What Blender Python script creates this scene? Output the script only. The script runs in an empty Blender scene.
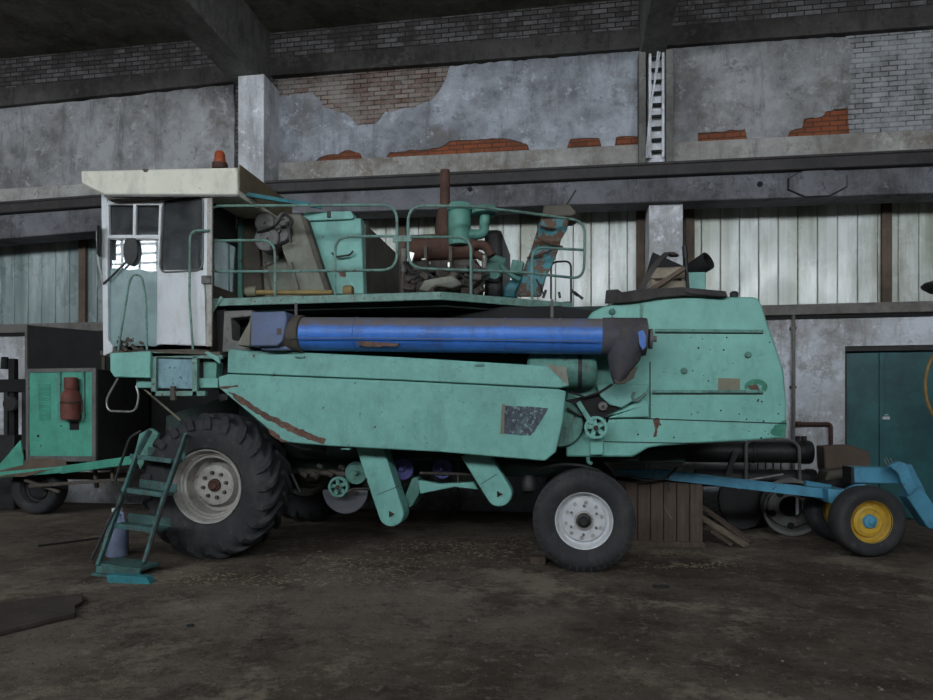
import bpy, bmesh, math, random
from mathutils import Vector, Matrix
random.seed(7)
SC = bpy.context.scene
COL = SC.collection
V = Vector
PI = math.pi
# ------------------------------------------------------------------ camera
F, CX, HZ, YAW, EYE = 674.0, 466.5, 420.0, math.radians(9), 1.5
cd = bpy.data.cameras.new('camera'); cam = bpy.data.objects.new('camera', cd); COL.objects.link(cam)
cd.sensor_width = 36; cd.lens = F/933*36; cd.shift_y = (HZ-350)/933; cd.clip_end = 200
cam.location = (0, 0, EYE); cam.rotation_euler = (PI/2, 0, YAW)
SC.camera = cam
SN, CS = math.sin(YAW), math.cos(YAW)

def P(px, py, Y):
    a = (px-CX)/F
    t = Y/(CS+a*SN)
    return V((t*(a*CS-SN), Y, EYE+t*(HZ-py)/F))
def XA(px, Y): return P(px, 0, Y).x
def ZA(px, py, Y): return P(px, py, Y).z
def MPP(px, Y):
    a = (px-CX)/F
    return Y/(CS+a*SN)/F

# ------------------------------------------------------------------ materials
class NT:
    def __init__(s, name):
        s.m = bpy.data.materials.new(name); s.m.use_nodes = True
        s.t = s.m.node_tree; s.b = s.t.nodes['Principled BSDF']
        s.tc = s.n('ShaderNodeTexCoord')
        s.seed = (sum(ord(c)*(i+3) for i, c in enumerate(name)) % 97)*1.37
    def n(s, typ, **kw):
        k = s.t.nodes.new(typ)
        for a, v in kw.items(): setattr(k, a, v)
        return k
    def l(s, a, b): s.t.links.new(a, b)
    def mapping(s, sc=(1, 1, 1)):
        k = s.n('ShaderNodeMapping'); s.l(s.tc.outputs['Object'], k.inputs['Vector'])
        k.inputs['Scale'].default_value = sc; k.inputs['Location'].default_value = (s.seed, s.seed*.7, s.seed*1.3)
        return k.outputs[0]
    def noise(s, scale, detail=6, rough=.6, sc=(1, 1, 1)):
        k = s.n('ShaderNodeTexNoise'); s.l(s.mapping(sc), k.inputs['Vector'])
        k.inputs['Scale'].default_value = scale; k.inputs['Detail'].default_value = detail; k.inputs['Roughness'].default_value = rough
        return k.outputs['Fac']
    def rng(s, src, a, b, lo=0, hi=1):
        k = s.n('ShaderNodeMapRange'); s.l(src, k.inputs[0])
        for i, v in enumerate((a, b, lo, hi)): k.inputs[i+1].default_value = v
        return k.outputs[0]
    def mix(s, fac, a, b, blend='MIX'):
        k = s.n('ShaderNodeMix', data_type='RGBA', blend_type=blend)
        for sock, v in ((k.inputs['Factor'], fac), (k.inputs[6], a), (k.inputs[7], b)):
            if isinstance(v, bpy.types.NodeSocket): s.l(v, sock)
            elif isinstance(v, (int, float)): sock.default_value = v
            else: sock.default_value = tuple(v[:3])+(1,)
        return k.outputs[2]
    def bump(s, h, st=.3, dist=.02):
        k = s.n('ShaderNodeBump'); s.l(h, k.inputs['Height'])
        k.inputs['Strength'].default_value = st; k.inputs['Distance'].default_value = dist
        s.l(k.outputs[0], s.b.inputs['Normal'])
    def base(s, c):
        if isinstance(c, bpy.types.NodeSocket): s.l(c, s.b.inputs['Base Color'])
        else: s.b.inputs['Base Color'].default_value = tuple(c[:3])+(1,)
    def set(s, rough=.6, metal=0, spec=.5):
        s.b.inputs['Roughness'].default_value = rough; s.b.inputs['Metallic'].default_value = metal
        s.b.inputs['Specular IOR Level'].default_value = spec
        return s.m

def worn(name, col, rough=.55, var=.3, dirt=(.05, .042, .035), dirt_amt=.45, rust=(.10, .05, .03), rust_at=.72, metal=0, spec=.4, sc=1, dust=0, dustc=(.10, .09, .08)):
    k = NT(name)
    c = V(col)
    x = k.mix(k.rng(k.noise(2.2*sc, 9, .7), .38, .62), c*(1-var), [min(1, q) for q in c*(1+var*.35)])
    st = k.rng(k.noise(2.0*sc, 9, .75, (1.8, 1.8, .7)), .50, .68)
    x = k.mix(k.rng(st, 0, 1, 0, dirt_amt), x, dirt)
    x = k.mix(k.rng(k.noise(6*sc, 10, .8), .56, .64, 0, dirt_amt*.7), x, dirt)
    if rust_at < 1:
        rust_at = .5+(rust_at-.5)*.72
        x = k.mix(k.rng(k.noise(9*sc, 9, .7), rust_at, rust_at+.03), x, rust)
    if dust:
        g = k.n('ShaderNodeNewGeometry'); sp = k.n('ShaderNodeSeparateXYZ'); k.l(g.outputs['Normal'], sp.inputs[0])
        ml = k.n('ShaderNodeMath', operation='MULTIPLY'); k.l(k.rng(sp.outputs[2], .26, .50, 0, dust), ml.inputs[0]); k.l(k.rng(k.noise(6, 6), .25, .5, .55, 1), ml.inputs[1])
        x = k.mix(ml.outputs[0], x, dustc)
    k.base(x)
    k.bump(k.noise(25*sc, 6, .6), .12, .02)
    return k.set(rough, metal, spec)

MT = {}
TEAL = (.185, .435, .38)
MT['teal'] = worn('teal_paint', TEAL, .5, .2, (.09, .20, .165), .55, rust_at=.70)
MT['teal_hood'] = worn('hood_teal_paint', (.19, .465, .395), .45, .16, (.10, .26, .21), .55, rust_at=.735)
MT['teal_dim'] = worn('dirty_teal_paint', (.12, .29, .24), .6, .35, (.05, .06, .05), .8, rust_at=.64)
MT['teal_dark'] = worn('grimy_body_paint', (.03, .055, .048), .75, .4, (.015, .014, .012), .7)  # grimy teal, darkened in colour for the shade on recessed body parts
MT['rail'] = worn('handrail_paint', (.15, .28, .24), .5, .3, (.10, .09, .07), .7, rust_at=.62, sc=3)
MT['green_bright'] = worn('cabinet_green_paint', (.09, .40, .29), .5, .2, (.05, .12, .09), .5, rust_at=.71)
MT['cream'] = worn('cream_paint', (.66, .64, .54), .5, .08, (.33, .30, .24), .5, rust_at=.74)
MT['cream_brown'] = worn('stained_cream', (.17, .13, .08), .7, .25, (.08, .055, .035), .5)
MT['white'] = worn('white_paint', (.62, .64, .66), .5, .08, (.36, .34, .32), .45, rust_at=.74)
MT['grey'] = worn('grey_metal', (.16, .155, .145), .6, .35, rust_at=.66)
MT['tan'] = worn('dusty_tan_metal', (.23, .235, .19), .7, .25, (.13, .10, .07), .7, rust_at=.7)
MT['brown'] = worn('brown_dusty_metal', (.105, .088, .07), .75, .35, (.04, .033, .027), .6, rust_at=.68)
MT['rust'] = worn('rusty_steel', (.095, .046, .033), .8, .45, (.04, .025, .02), .6, (.2, .09, .05), .68)
MT['black'] = worn('black_metal', (.022, .021, .021), .55, .4, (.05, .045, .04), .4, rust_at=.75)
MT['blackish'] = worn('soot_black', (.012, .011, .011), .8, .4, (.02, .018, .016), .4, rust_at=1)  # plain black colour, also used for sheets that stand in for shade
MT['engine'] = worn('oily_engine', (.085, .072, .06), .55, .6, (.02, .017, .015), .9, rust_at=.62, sc=4)
MT['steel'] = worn('dull_steel', (.36, .36, .35), .4, .3, (.12, .10, .08), .6, metal=.6, rust_at=.68, sc=3)
MT['chrome'] = worn('bright_spring_steel', (.6, .58, .54), .3, .2, (.2, .18, .15), .4, metal=.7, rust_at=.75, sc=3)
MT['tyre'] = worn('tyre_rubber', (.034, .034, .037), .75, .3, (.072, .066, .062), .7, (.06, .055, .05), .66, spec=.3)
MT['rim'] = worn('dirty_white_rim', (.40, .38, .35), .5, .2, (.16, .13, .11), .7, (.18, .10, .07), .64, sc=3)
MT['rim_rear'] = worn('silver_rim', (.58, .59, .61), .42, .12, (.24, .23, .22), .5, rust_at=.72, sc=3)
MT['blue'] = worn('auger_blue_paint', (.05, .19, .62), .4, .2, (.05, .08, .20), .6, (.14, .075, .04), .70, dust=.97, dustc=(.15, .13, .125))
MT['blue_grey'] = worn('faded_blue_paint', (.115, .15, .27), .6, .2, (.12, .12, .13), .6)
MT['sleeve'] = worn('dusty_rubber_sleeve', (.085, .077, .078), .8, .35, (.05, .05, .10), .6, (.2, .11, .07), .7)
MT['turq'] = worn('dented_turquoise', (.065, .25, .29), .55, .2, (.10, .062, .042), 1.0, (.12, .065, .042), .49)
MT['teal_blue'] = worn('blue_teal_paint', (.035, .21, .25), .5, .25, (.05, .06, .06), .7, rust_at=.66)
MT['ladder'] = worn('ladder_paint', (.058, .145, .14), .65, .45, (.06, .048, .038), .95, rust_at=.62, sc=3)
MT['dolly'] = worn('dolly_blue_paint', (.085, .30, .44), .5, .22, (.05, .10, .13), .6, rust_at=.7)
MT['yellow'] = worn('yellow_paint', (.55, .34, .04), .5, .2, (.25, .14, .03), .5, rust_at=.69)
MT['purple'] = worn('violet_paint', (.09, .085, .26), .5, .3, rust_at=.7)
MT['orange'] = worn('orange_lens', (.34, .075, .03), .3, .2, (.2, .06, .03), .4, rust_at=1)
MT['red'] = worn('faded_red_paint', (.19, .052, .038), .6, .3, (.12, .06, .05), .6, rust_at=.7, sc=3)
MT['bluejug'] = worn('pale_blue_plastic', (.20, .24, .36), .5, .2, (.1, .1, .12), .5, rust_at=1)
MT['placard'] = worn('worn_dark_placard', (.045, .055, .08), .5, .5, (.13, .20, .19), .9, (.16, .26, .23), .58, sc=3)
MT['bluepanel'] = worn('faded_blue_panel', (.20, .34, .38), .5, .2, (.10, .18, .22), .8, (.05, .07, .10), .62, sc=2)
MT['brass'] = worn('brown_plate', (.19, .18, .12), .5, .2, rust_at=1)
MT['greendark'] = worn('dark_green_repaint', (.03, .20, .13), .5, .3, (.12, .4, .3), .4, (.06, .05, .03), .62, sc=3)
MT['rustpatch'] = worn('rust_scar', (.15, .075, .055), .8, .5, (.10, .30, .24), .25, (.09, .045, .035), .55, sc=3)
MT['hoop'] = worn('dull_yellow', (.22, .14, .04), .6, .3)
MT['shaft'] = worn('dusty_yellow_shaft', (.26, .185, .07), .7, .3, (.12, .09, .05), .7)
MT['sheet'] = worn('caked_iron_sheet', (.062, .046, .038), .85, .4, (.035, .028, .024), .7, (.10, .055, .035), .66)
MT['disc'] = worn('dark_disc_steel', (.10, .10, .115), .5, .3, (.05, .045, .04), .6)
MT['rubber'] = worn('black_rubber_sheet', (.045, .04, .038), .8, .4, (.08, .07, .065), .6, rust_at=1)
MT['cardboard'] = worn('brown_cardboard', (.14, .10, .075), .85, .25, (.08, .055, .04), .5, rust_at=1)

def glass(name, tint=(.55, .6, .62), refl=.09, alpha=.8):
    k = NT(name); t = k.t; t.nodes.remove(k.b)
    tr = k.n('ShaderNodeBsdfTransparent'); tr.inputs[0].default_value = tuple(tint)+(1,)
    df = k.n('ShaderNodeBsdfDiffuse'); df.inputs[0].default_value = (.16, .17, .18, 1)
    gl = k.n('ShaderNodeBsdfGlossy'); gl.inputs['Roughness'].default_value = .03
    m1 = k.n('ShaderNodeMixShader'); k.l(k.rng(k.noise(5, 6, .7), .35, .75, (1-alpha)*.4, (1-alpha)*1.8), m1.inputs[0])
    k.l(tr.outputs[0], m1.inputs[1]); k.l(df.outputs[0], m1.inputs[2])
    m2 = k.n('ShaderNodeMixShader'); m2.inputs[0].default_value = refl
    k.l(m1.outputs[0], m2.inputs[1]); k.l(gl.outputs[0], m2.inputs[2])
    k.l(m2.outputs[0], t.nodes['Material Output'].inputs[0])
    return k.m
MT['glass'] = glass('dusty_cab_glass', (.42, .46, .47), .085, .8)
MT['glass_door'] = glass('dark_dusty_glass', (.22, .24, .25), .06, .74)
MT['glass_clear'] = glass('clear_side_glass', (.82, .86, .87), .07, .9)

def plaster(name, a=(.34, .345, .36), b=(.19, .19, .195), stain=(.16, .135, .115), amt=.6):
    k = NT(name)
    a, b = V(a), V(b)
    x = k.mix(k.rng(k.noise(.8, 10, .72), .38, .60), b, a*1.1)
    x = k.mix(k.rng(k.noise(1.3, 10, .78, (2.2, 2.2, .35)), .52, .64, 0, .6), x, b*.6)
    x = k.mix(k.rng(k.noise(.55, 10, .8), .52, .62, 0, amt), x, stain)
    x = k.mix(k.rng(k.noise(2.6, 10, .82), .55, .60, 0, .6), x, b*.7)
    x = k.mix(k.rng(k.noise(3.4, 10, .8), .56, .62, 0, .6), x, a*1.4)
    k.base(x); k.bump(k.noise(9, 9, .7), .45, .03)
    return k.set(.9, 0, .2)
MT['plaster'] = plaster('grey_plaster', (.36, .36, .37), (.165, .16, .16), (.14, .118, .10), .7)
MT['plaster_lower'] = plaster('pale_lower_plaster', (.66, .68, .74), (.40, .39, .385), (.20, .16, .13), .7)
MT['plaster_blue'] = plaster('bluish_plaster', (.42, .44, .49), (.20, .205, .22), (.15, .13, .11), .6)
MT['whitewash'] = plaster('flaking_whitewash', (.74, .75, .79), (.42, .42, .43), (.30, .28, .25), .5)
MT['ledge'] = plaster('ledge_concrete', (.42, .41, .39), (.24, .22, .20), (.17, .13, .10), .7)
MT['beam'] = plaster('crane_beam_concrete', (.175, .175, .19), (.085, .083, .088), (.06, .052, .048), .6)
MT['lintel'] = plaster('sooty_lintel', (.10, .092, .088), (.055, .05, .048), (.04, .034, .03), .6)
MT['girder'] = plaster('roof_girder_concrete', (.22, .215, .20), (.13, .125, .115), (.08, .07, .06), .5)
MT['ceiling'] = plaster('sooty_ceiling', (.19, .18, .16), (.10, .095, .085), (.05, .045, .04), .6)
MT['raildark'] = worn('dark_crane_rail', (.035, .03, .03), .6, .4, (.07, .06, .055), .5)
MT['sill'] = worn('grey_sill_boards', (.20, .185, .17), .75, .35, (.08, .065, .055), .7, rust_at=.7)
MT['mullion'] = worn('brown_mullion', (.13, .09, .065), .75, .4, (.05, .035, .03), .6)

def brick(name, c1, c2, mortar, scale=1.0, wash=None, wash_amt=.6):
    k = NT(name)
    sp = k.n('ShaderNodeSeparateXYZ'); cb = k.n('ShaderNodeCombineXYZ')
    k.l(k.tc.outputs['Object'], sp.inputs[0]); k.l(sp.outputs[0], cb.inputs[0]); k.l(sp.outputs[2], cb.inputs[1])
    nz = k.n('ShaderNodeTexNoise'); nz.inputs['Scale'].default_value = 5; k.l(k.tc.outputs['Object'], nz.inputs['Vector'])
    vm = k.n('ShaderNodeMix', data_type='VECTOR'); vm.inputs['Factor'].default_value = .012
    k.l(cb.outputs[0], vm.inputs[4]); k.l(nz.outputs['Color'], vm.inputs[5])
    b = k.n('ShaderNodeTexBrick'); k.l(vm.outputs[1], b.inputs['Vector'])
    b.inputs['Color1'].default_value = c1+(1,); b.inputs['Color2'].default_value = c2+(1,); b.inputs['Mortar'].default_value = mortar+(1,)
    b.inputs['Scale'].default_value = 1; b.inputs['Brick Width'].default_value = .27*scale; b.inputs['Row Height'].default_value = .088*scale
    b.inputs['Mortar Size'].default_value = .009; b.inputs['Bias'].default_value = -.1
    x = b.outputs['Color']
    x = k.mix(k.rng(k.noise(3, 8, .7), .35, .7), x, k.mix(.5, x, (.02, .018, .016)))
    if wash: x = k.mix(k.rng(k.noise(2.2, 8, .75), .45, .6, 0, wash_amt), x, wash)
    k.base(x)
    inv = k.n('ShaderNodeMath', operation='SUBTRACT'); inv.inputs[0].default_value = 1; k.l(b.outputs['Fac'], inv.inputs[1])
    k.bump(inv.outputs[0], .7, .015)
    return k.set(.9, 0, .2)
MT['brick_dark'] = brick('sooty_brick', (.30, .285, .29), (.10, .085, .082), (.035, .03, .03), .9, (.06, .053, .05), .8)
MT['brick_brown'] = brick('bare_brown_brick', (.34, .28, .245), (.19, .10, .072), (.06, .05, .045), .86, (.34, .31, .285), .5)
MT['brick_orange'] = brick('bare_orange_brick', (.33, .10, .045), (.21, .075, .04), (.12, .06, .04), .86)
MT['brick_white'] = brick('whitewashed_brick', (.40, .40, .415), (.25, .25, .255), (.10, .098, .095), .86, (.44, .45, .47), .5)

def uglass(name, lo, hi, tint, grime, pale):
    k = NT(name)
    sp = k.n('ShaderNodeSeparateXYZ'); k.l(k.tc.outputs['Object'], sp.inputs[0])
    dv = k.n('ShaderNodeMath', operation='DIVIDE'); k.l(sp.outputs[0], dv.inputs[0]); dv.inputs[1].default_value = .285
    fl = k.n('ShaderNodeMath', operation='FLOOR'); k.l(dv.outputs[0], fl.inputs[0])
    wn = k.n('ShaderNodeTexWhiteNoise', noise_dimensions='1D'); k.l(fl.outputs[0], wn.inputs['W'])
    x = k.mix(wn.outputs['Value'], lo, hi)
    x = k.mix(k.rng(wn.outputs['Color'], .4, 1, 0, .5), x, tint)
    x = k.mix(k.rng(k.noise(1.0, 5, .6, (3.2, 1, .22)), .47, .66, 0, .8), x, grime)
    x = k.mix(k.rng(k.noise(1.0, 6, .65, (2.4, 1, .5)), .5, .66, 0, .7), x, pale)
    x = k.mix(k.rng(k.noise(5, 9, .8, (2, 1, .6)), .58, .66, 0, .3), x, grime)
    k.base(x); k.bump(k.noise(1.6, 3, .5, (2, 1, .5)), .25, .04)
    k.set(.3, 0, .7)
    k.l(k.rng(k.noise(1.3, 5, .6), .35, .65, .16, .42), k.b.inputs['Roughness'])
    return k.m
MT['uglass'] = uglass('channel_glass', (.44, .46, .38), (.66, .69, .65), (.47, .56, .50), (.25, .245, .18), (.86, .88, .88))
MT['uglass_left'] = uglass('tinted_channel_glass', (.17, .23, .23), (.30, .37, .365), (.20, .30, .30), (.08, .10, .10), (.55, .60, .60))  # darker copy of the channel glass, dark reflections put into its colour

def doorpaint():
    k = NT('teal_door_paint')
    x = k.mix(k.rng(k.noise(1.3, 8, .65), .35, .65), (.010, .052, .06), (.03, .13, .135))
    x = k.mix(k.rng(k.noise(6, 8, .75), .64, .7, 0, .8), x, (.16, .26, .27))
    k.base(x); k.bump(k.noise(3, 3), .2, .03)
    return k.set(.38, 0, .5)
MT['door'] = doorpaint()

def soil():
    k = NT('packed_earth')
    x = k.mix(k.rng(k.noise(.45, 12, .74), .40, .60), (.080, .060, .046), (.205, .165, .133))
    x = k.mix(k.rng(k.noise(1.5, 12, .8), .51, .60, 0, .7), x, (.05, .038, .03))
    x = k.mix(k.rng(k.noise(.65, 12, .8), .53, .60, 0, .75), x, (.32, .265, .205))
    x = k.mix(k.rng(k.noise(9, 9, .8), .56, .62, 0, .6), x, (.28, .235, .19))
    x = k.mix(k.rng(k.noise(14, 8, .8), .56, .62, 0, .6), x, (.03, .023, .018))
    x = k.mix(k.rng(k.noise(60, 4, .7), .62, .68, 0, .6), x, (.33, .28, .23))
    k.base(x); k.bump(k.noise(11, 12, .8), .9, .04)
    return k.set(.95, 0, .15)
MT['soil'] = soil()

def wood(name, a, b, sc=(14, 14, 1.2)):
    k = NT(name)
    x = k.mix(k.rng(k.noise(1.6, 8, .65, sc), .3, .7), a, b)
    x = k.mix(k.rng(k.noise(2.2, 7, .7), .48, .75, 0, .7), x, V(a)*.4)
    k.base(x); k.bump(k.noise(2, 8, .7, sc), .3, .01)
    return k.set(.85, 0, .2)
MT['wood'] = wood('weathered_boards', (.075, .052, .04), (.135, .10, .08))
MT['wood_light'] = wood('pale_slats', (.34, .28, .21), (.48, .41, .32), (1.2, 14, 14))
MT['wood_plank'] = wood('split_plank', (.13, .10, .075), (.27, .215, .155), (3, 3, 3))

def emis(name, c, s):
    k = NT(name); k.base((.6, .6, .6))
    k.b.inputs['Emission Color'].default_value = tuple(c)+(1,); k.b.inputs['Emission Strength'].default_value = s
    return k.set(.4)

# ------------------------------------------------------------------ mesh helpers
class MB:
    def __init__(s): s.b = bmesh.new()
    def face(s, pts):
        return s.b.faces.new([s.b.verts.new(p) for p in pts])
    def box(s, x0, x1, y0, y1, z0, z1):
        v = [s.b.verts.new((x, y, z)) for x in (x0, x1) for y in (y0, y1) for z in (z0, z1)]
        for q in ((0, 1, 3, 2), (4, 6, 7, 5), (0, 4, 5, 1), (2, 3, 7, 6), (0, 2, 6, 4), (1, 5, 7, 3)): s.b.faces.new([v[i] for i in q])
        return s
    def obox(s, c, size, rot=(0, 0, 0)):
        from mathutils import Euler
        R = Euler(rot).to_matrix()
        h = V(size)/2
        v = [s.b.verts.new(V(c)+R @ V((x*h.x, y*h.y, z*h.z))) for x in (-1, 1) for y in (-1, 1) for z in (-1, 1)]
        for q in ((0, 1, 3, 2), (4, 6, 7, 5), (0, 4, 5, 1), (2, 3, 7, 6), (0, 2, 6, 4), (1, 5, 7, 3)): s.b.faces.new([v[i] for i in q])
        return s
    def bar(s, p0, p1, w, h, up=(0, 0, 1)):
        p0, p1 = V(p0), V(p1); d = (p1-p0).normalized(); u = V(up)
        sd = d.cross(u)
        if sd.length < 1e-4: sd = d.cross(V((0, 1, 0)))
        sd.normalize(); uu = sd.cross(d).normalized()
        r = []
        for p in (p0, p1): r.append([s.b.verts.new(p+sd*a*w/2+uu*b*h/2) for a, b in ((-1, -1), (1, -1), (1, 1), (-1, 1))])
        for i in range(4): s.b.faces.new((r[0][i], r[0][(i+1) % 4], r[1][(i+1) % 4], r[1][i]))
        s.b.faces.new(r[0][::-1]); s.b.faces.new(r[1]); return s
    def prism(s, pts, vec):
        vec = V(vec); n = len(pts)
        a = [s.b.verts.new(p) for p in pts]; c = [s.b.verts.new(V(p)+vec) for p in pts]
        s.b.faces.new(a); s.b.faces.new(c[::-1])
        for i in range(n): s.b.faces.new((a[i], c[i], c[(i+1) % n], a[(i+1) % n]))
        return s
    def panel(s, px, Y, th):
        return s.prism([P(x, y, Y) for x, y in px], (0, th, 0))
    def loft(s, rings, cap=True, closed=False):
        R = [[s.b.verts.new(p) for p in r] for r in rings]; n = len(R[0])
        m = len(R)
        for i in range(m if closed else m-1):
            for j in range(n): s.b.faces.new((R[i][j], R[i][(j+1) % n], R[(i+1) % m][(j+1) % n], R[(i+1) % m][j]))
        if cap and not closed: s.b.faces.new(R[0][::-1]); s.b.faces.new(R[-1])
        return s
    def tube(s, pts, r, n=8, closed=False):
        pts = [V(p) for p in pts]; rings = []; m = len(pts); ref = None
        for i, p in enumerate(pts):
            if closed: d = pts[(i+1) % m]-pts[i-1]
            else: d = pts[min(i+1, m-1)]-pts[max(i-1, 0)]
            d.normalize()
            if ref is None:
                ref = d.cross(V((0, 0, 1)))
                if ref.length < .05: ref = d.cross(V((0, 1, 0)))
            ref = (ref-d*ref.dot(d)).normalized(); w = d.cross(ref)
            rr = r[i] if isinstance(r, (list, tuple)) else r
            rings.append([p+(ref*math.cos(2*PI*k/n)+w*math.sin(2*PI*k/n))*rr for k in range(n)])
        return s.loft(rings, True, closed)
    def lathe(s, prof, o, ax, n=32, closed=False, cap=True):
        o, ax = V(o), V(ax).normalized()
        u = ax.cross(V((0, 0, 1)))
        if u.length < .05: u = V((1, 0, 0))
        u = (u-ax*u.dot(ax)).normalized(); w = ax.cross(u)
        rings = [[o+ax*h+(u*math.cos(2*PI*k/n)+w*math.sin(2*PI*k/n))*max(r, .0005) for k in range(n)] for r, h in prof]
        return s.loft(rings, cap, closed)
    def cyl(s, p0, p1, r0, r1=None, n=20):
        p0, p1 = V(p0), V(p1)
        return s.lathe([(r0, 0), (r0 if r1 is None else r1, (p1-p0).length)], p0, p1-p0, n)
    def ball(s, c, r, sc=(1, 1, 1), n=14):
        prof = []
        rings = []
        for i in range(1, n):
            a = PI*i/n
            rings.append([V(c)+V((math.sin(a)*math.cos(2*PI*k/n)*r*sc[0], math.sin(a)*math.sin(2*PI*k/n)*r*sc[1], -math.cos(a)*r*sc[2])) for k in range(n)])
        return s.loft(rings)
    def build(s, name, mat, parent=None, bevel=0, smooth=40, label=None, seg=2, kind=None):
        bmesh.ops.recalc_face_normals(s.b, faces=s.b.faces[:])
        if parent is not None:
            w = V((0, 0, 0)); q = parent
            while q is not None: w += q.location; q = q.parent
            off = w
        else:
            xs = [v.co for v in s.b.verts]
            off = V(((min(c.x for c in xs)+max(c.x for c in xs))/2, (min(c.y for c in xs)+max(c.y for c in xs))/2, min(c.z for c in xs)))
        for v in s.b.verts: v.co -= off
        me = bpy.data.meshes.new(name); s.b.to_mesh(me); s.b.free()
        for p in me.polygons: p.use_smooth = True
        me.set_sharp_from_angle(angle=math.radians(smooth))
        o = bpy.data.objects.new(name, me); COL.objects.link(o)
        m = MT[mat] if isinstance(mat, str) else mat
        me.materials.append(m)
        if parent is not None: o.parent = parent
        else: o.location = off
        if bevel:
            b = o.modifiers.new('bevel', 'BEVEL'); b.width = bevel; b.segments = seg; b.limit_method = 'ANGLE'; b.angle_limit = math.radians(40)
        if label: o['label'] = label
        if kind: o['kind'] = kind
        return o

def thing(name, label, cat, loc=(0, 0, 0), group=None):
    o = bpy.data.objects.new(name, None); COL.objects.link(o); o.location = loc; o.empty_display_size = .1
    o['label'] = label; o['category'] = cat
    if group: o['group'] = group
    return o
def tag(o, label, cat, group=None, kind=None):
    o['label'] = label; o['category'] = cat
    if group: o['group'] = group
    if kind: o['kind'] = kind
    return o
def struct(o):
    o['kind'] = 'structure'; return o

def fil(pts, r, n=5, closed=False):
    """round the corners of a polyline"""
    pts = [V(p) for p in pts]; out = []; m = len(pts)
    for i, p in enumerate(pts):
        if not closed and i in (0, m-1): out.append(p); continue
        a, c = pts[i-1]-p, pts[(i+1) % m]-p
        q = min(r, a.length*.49, c.length*.49)
        s, e = p+a.normalized()*q, p+c.normalized()*q
        for k in range(n+1):
            t = k/n; out.append(s*(1-t)**2+p*2*t*(1-t)+e*t*t)
    return out
def jag(px, amp=1.2, step=5, seed=1):
    rd = random.Random(seed); out = []
    for i, a in enumerate(px):
        b = px[(i+1) % len(px)]; L = math.hypot(b[0]-a[0], b[1]-a[1]); n = max(1, int(L/step))
        for k in range(n):
            t = k/n; q = (a[0]+(b[0]-a[0])*t, a[1]+(b[1]-a[1])*t)
            out.append(q if k == 0 else (q[0]+rd.uniform(-amp, amp), q[1]+rd.uniform(-amp, amp)))
    return out
# ================================================================== the hall
def lin(x, a, b): return a[1]+(b[1]-a[1])*(x-a[0])/(b[0]-a[0])
WY = 11.0
CEIL = 8.2
XL, XR, YF = -19.0, 10.5, -6.0
floor = struct(MB().box(XL-.3, XR+.3, YF-.3, WY+.3, -.2, 0).build('floor', 'soil'))
cm = MB().box(XL-.3, XR+.3, YF-.3, WY+.3, CEIL, CEIL+.2)
struct(cm.build('ceiling', 'ceiling'))
struct(MB().box(XL-.3, XL, YF, WY, 0, CEIL).build('wall_left', 'plaster'))
struct(MB().box(XR, XR+.3, YF, WY, 0, CEIL).build('wall_right', 'plaster'))
# wall behind the camera with a long clerestory of glass blocks
CZ0, CZ1 = 6.0, 7.55
fw = MB().box(XL-.3, XR+.3, YF-.3, YF, 0, CZ0).box(XL-.3, XR+.3, YF-.3, YF, CZ1, CEIL)
struct(fw.build('wall_front', 'plaster'))
gm = MB(); gr = MB()
gm.box(XL, XR, YF-.15, YF-.1, CZ0, CZ1)
nx = int((XR-XL)/.62)
for i in range(nx+1):
    x = XL+i*(XR-XL)/nx; gr.box(x-.03, x+.03, YF-.1, YF-.04, CZ0, CZ1)
for i in range(6):
    z = CZ0+i*(CZ1-CZ0)/5; gr.box(XL, XR, YF-.1, YF-.045, z-.03, z+.03)
wf = struct(gm.build('window_4', emis('daylit_glass_block', (.86, .94, 1.0), 13.0)))
fr = gr.build('window_frame', 'sill', wf)
# the front wall is closed below the clerestory
# ---- back wall
SILL = 3.22; WTOP = 5.0
dx0, dx1 = XA(845, WY), XA(1010, WY)
dz = ZA(850, 346, WY)
w = MB()
w.box(XL, dx0, WY, WY+.3, 0, SILL).box(dx1, XR, WY, WY+.3, 0, SILL).box(dx0, dx1, WY, WY+.3, dz, SILL)
w.box(XL, XR, WY+.25, WY+.3, SILL, WTOP)
wall = struct(w.build('wall_back', 'plaster_lower'))
up = MB().box(XL, XR, WY, WY+.3, WTOP-.1, CEIL).build('brickwork', 'brick_dark', wall)
# plaster skins on the upper wall, torn edges
YP = WY-.045
pl = jag([(278, 97), (300, 94), (312, 92), (325, 108), (345, 113), (358, 126), (375, 124), (385, 112), (415, 107), (432, 100), (441, 88), (450, 66), (520, 60), (640, 51),
          (640, 136), (616, 137), (613, 149), (602, 149), (599, 138), (570, 139), (566, 151), (531, 153), (527, 144), (508, 139), (480, 139), (450, 141), (438, 148), (415, 150), (390, 152), (384, 160), (364, 161), (360, 153), (345, 150), (338, 154), (320, 157), (308, 165), (278, 166)], 1.0, 5, 3)
MB().panel(pl, YP, .045).build('plaster_skin', 'plaster_blue', wall)
pr = jag([(668, 48), (700, 46), (760, 41), (847, 37), (854, 52), (849, 70), (853, 86), (848, 107), (826, 111), (823, 116), (804, 119), (802, 128), (790, 131), (786, 140), (748, 142), (745, 129), (698, 133), (696, 145), (668, 146)], 1.0, 5, 5)
MB().panel(pr, YP, .045).build('plaster_skin', 'plaster', wall)
plf = jag([(-130, 121), (0, 108), (120, 97), (234, 84), (234, 178), (120, 184), (60, 188), (0, 192), (-130, 202)], .8, 9, 6)
MB().panel(plf, YP, .045).build('plaster_skin', 'plaster', wall)
YB = WY-.02
MB().panel([(278, 80), (455, 62), (455, 138), (278, 150)], YB, .02).build('bare_brick', 'brick_brown', wall, label='brown brick showing where plaster fell off')
MB().panel([(300, 150), (455, 138), (640, 130), (640, 150), (300, 170)], YB, .02).build('bare_brick', 'brick_orange', wall, label='orange brick strip under torn plaster')
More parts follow.
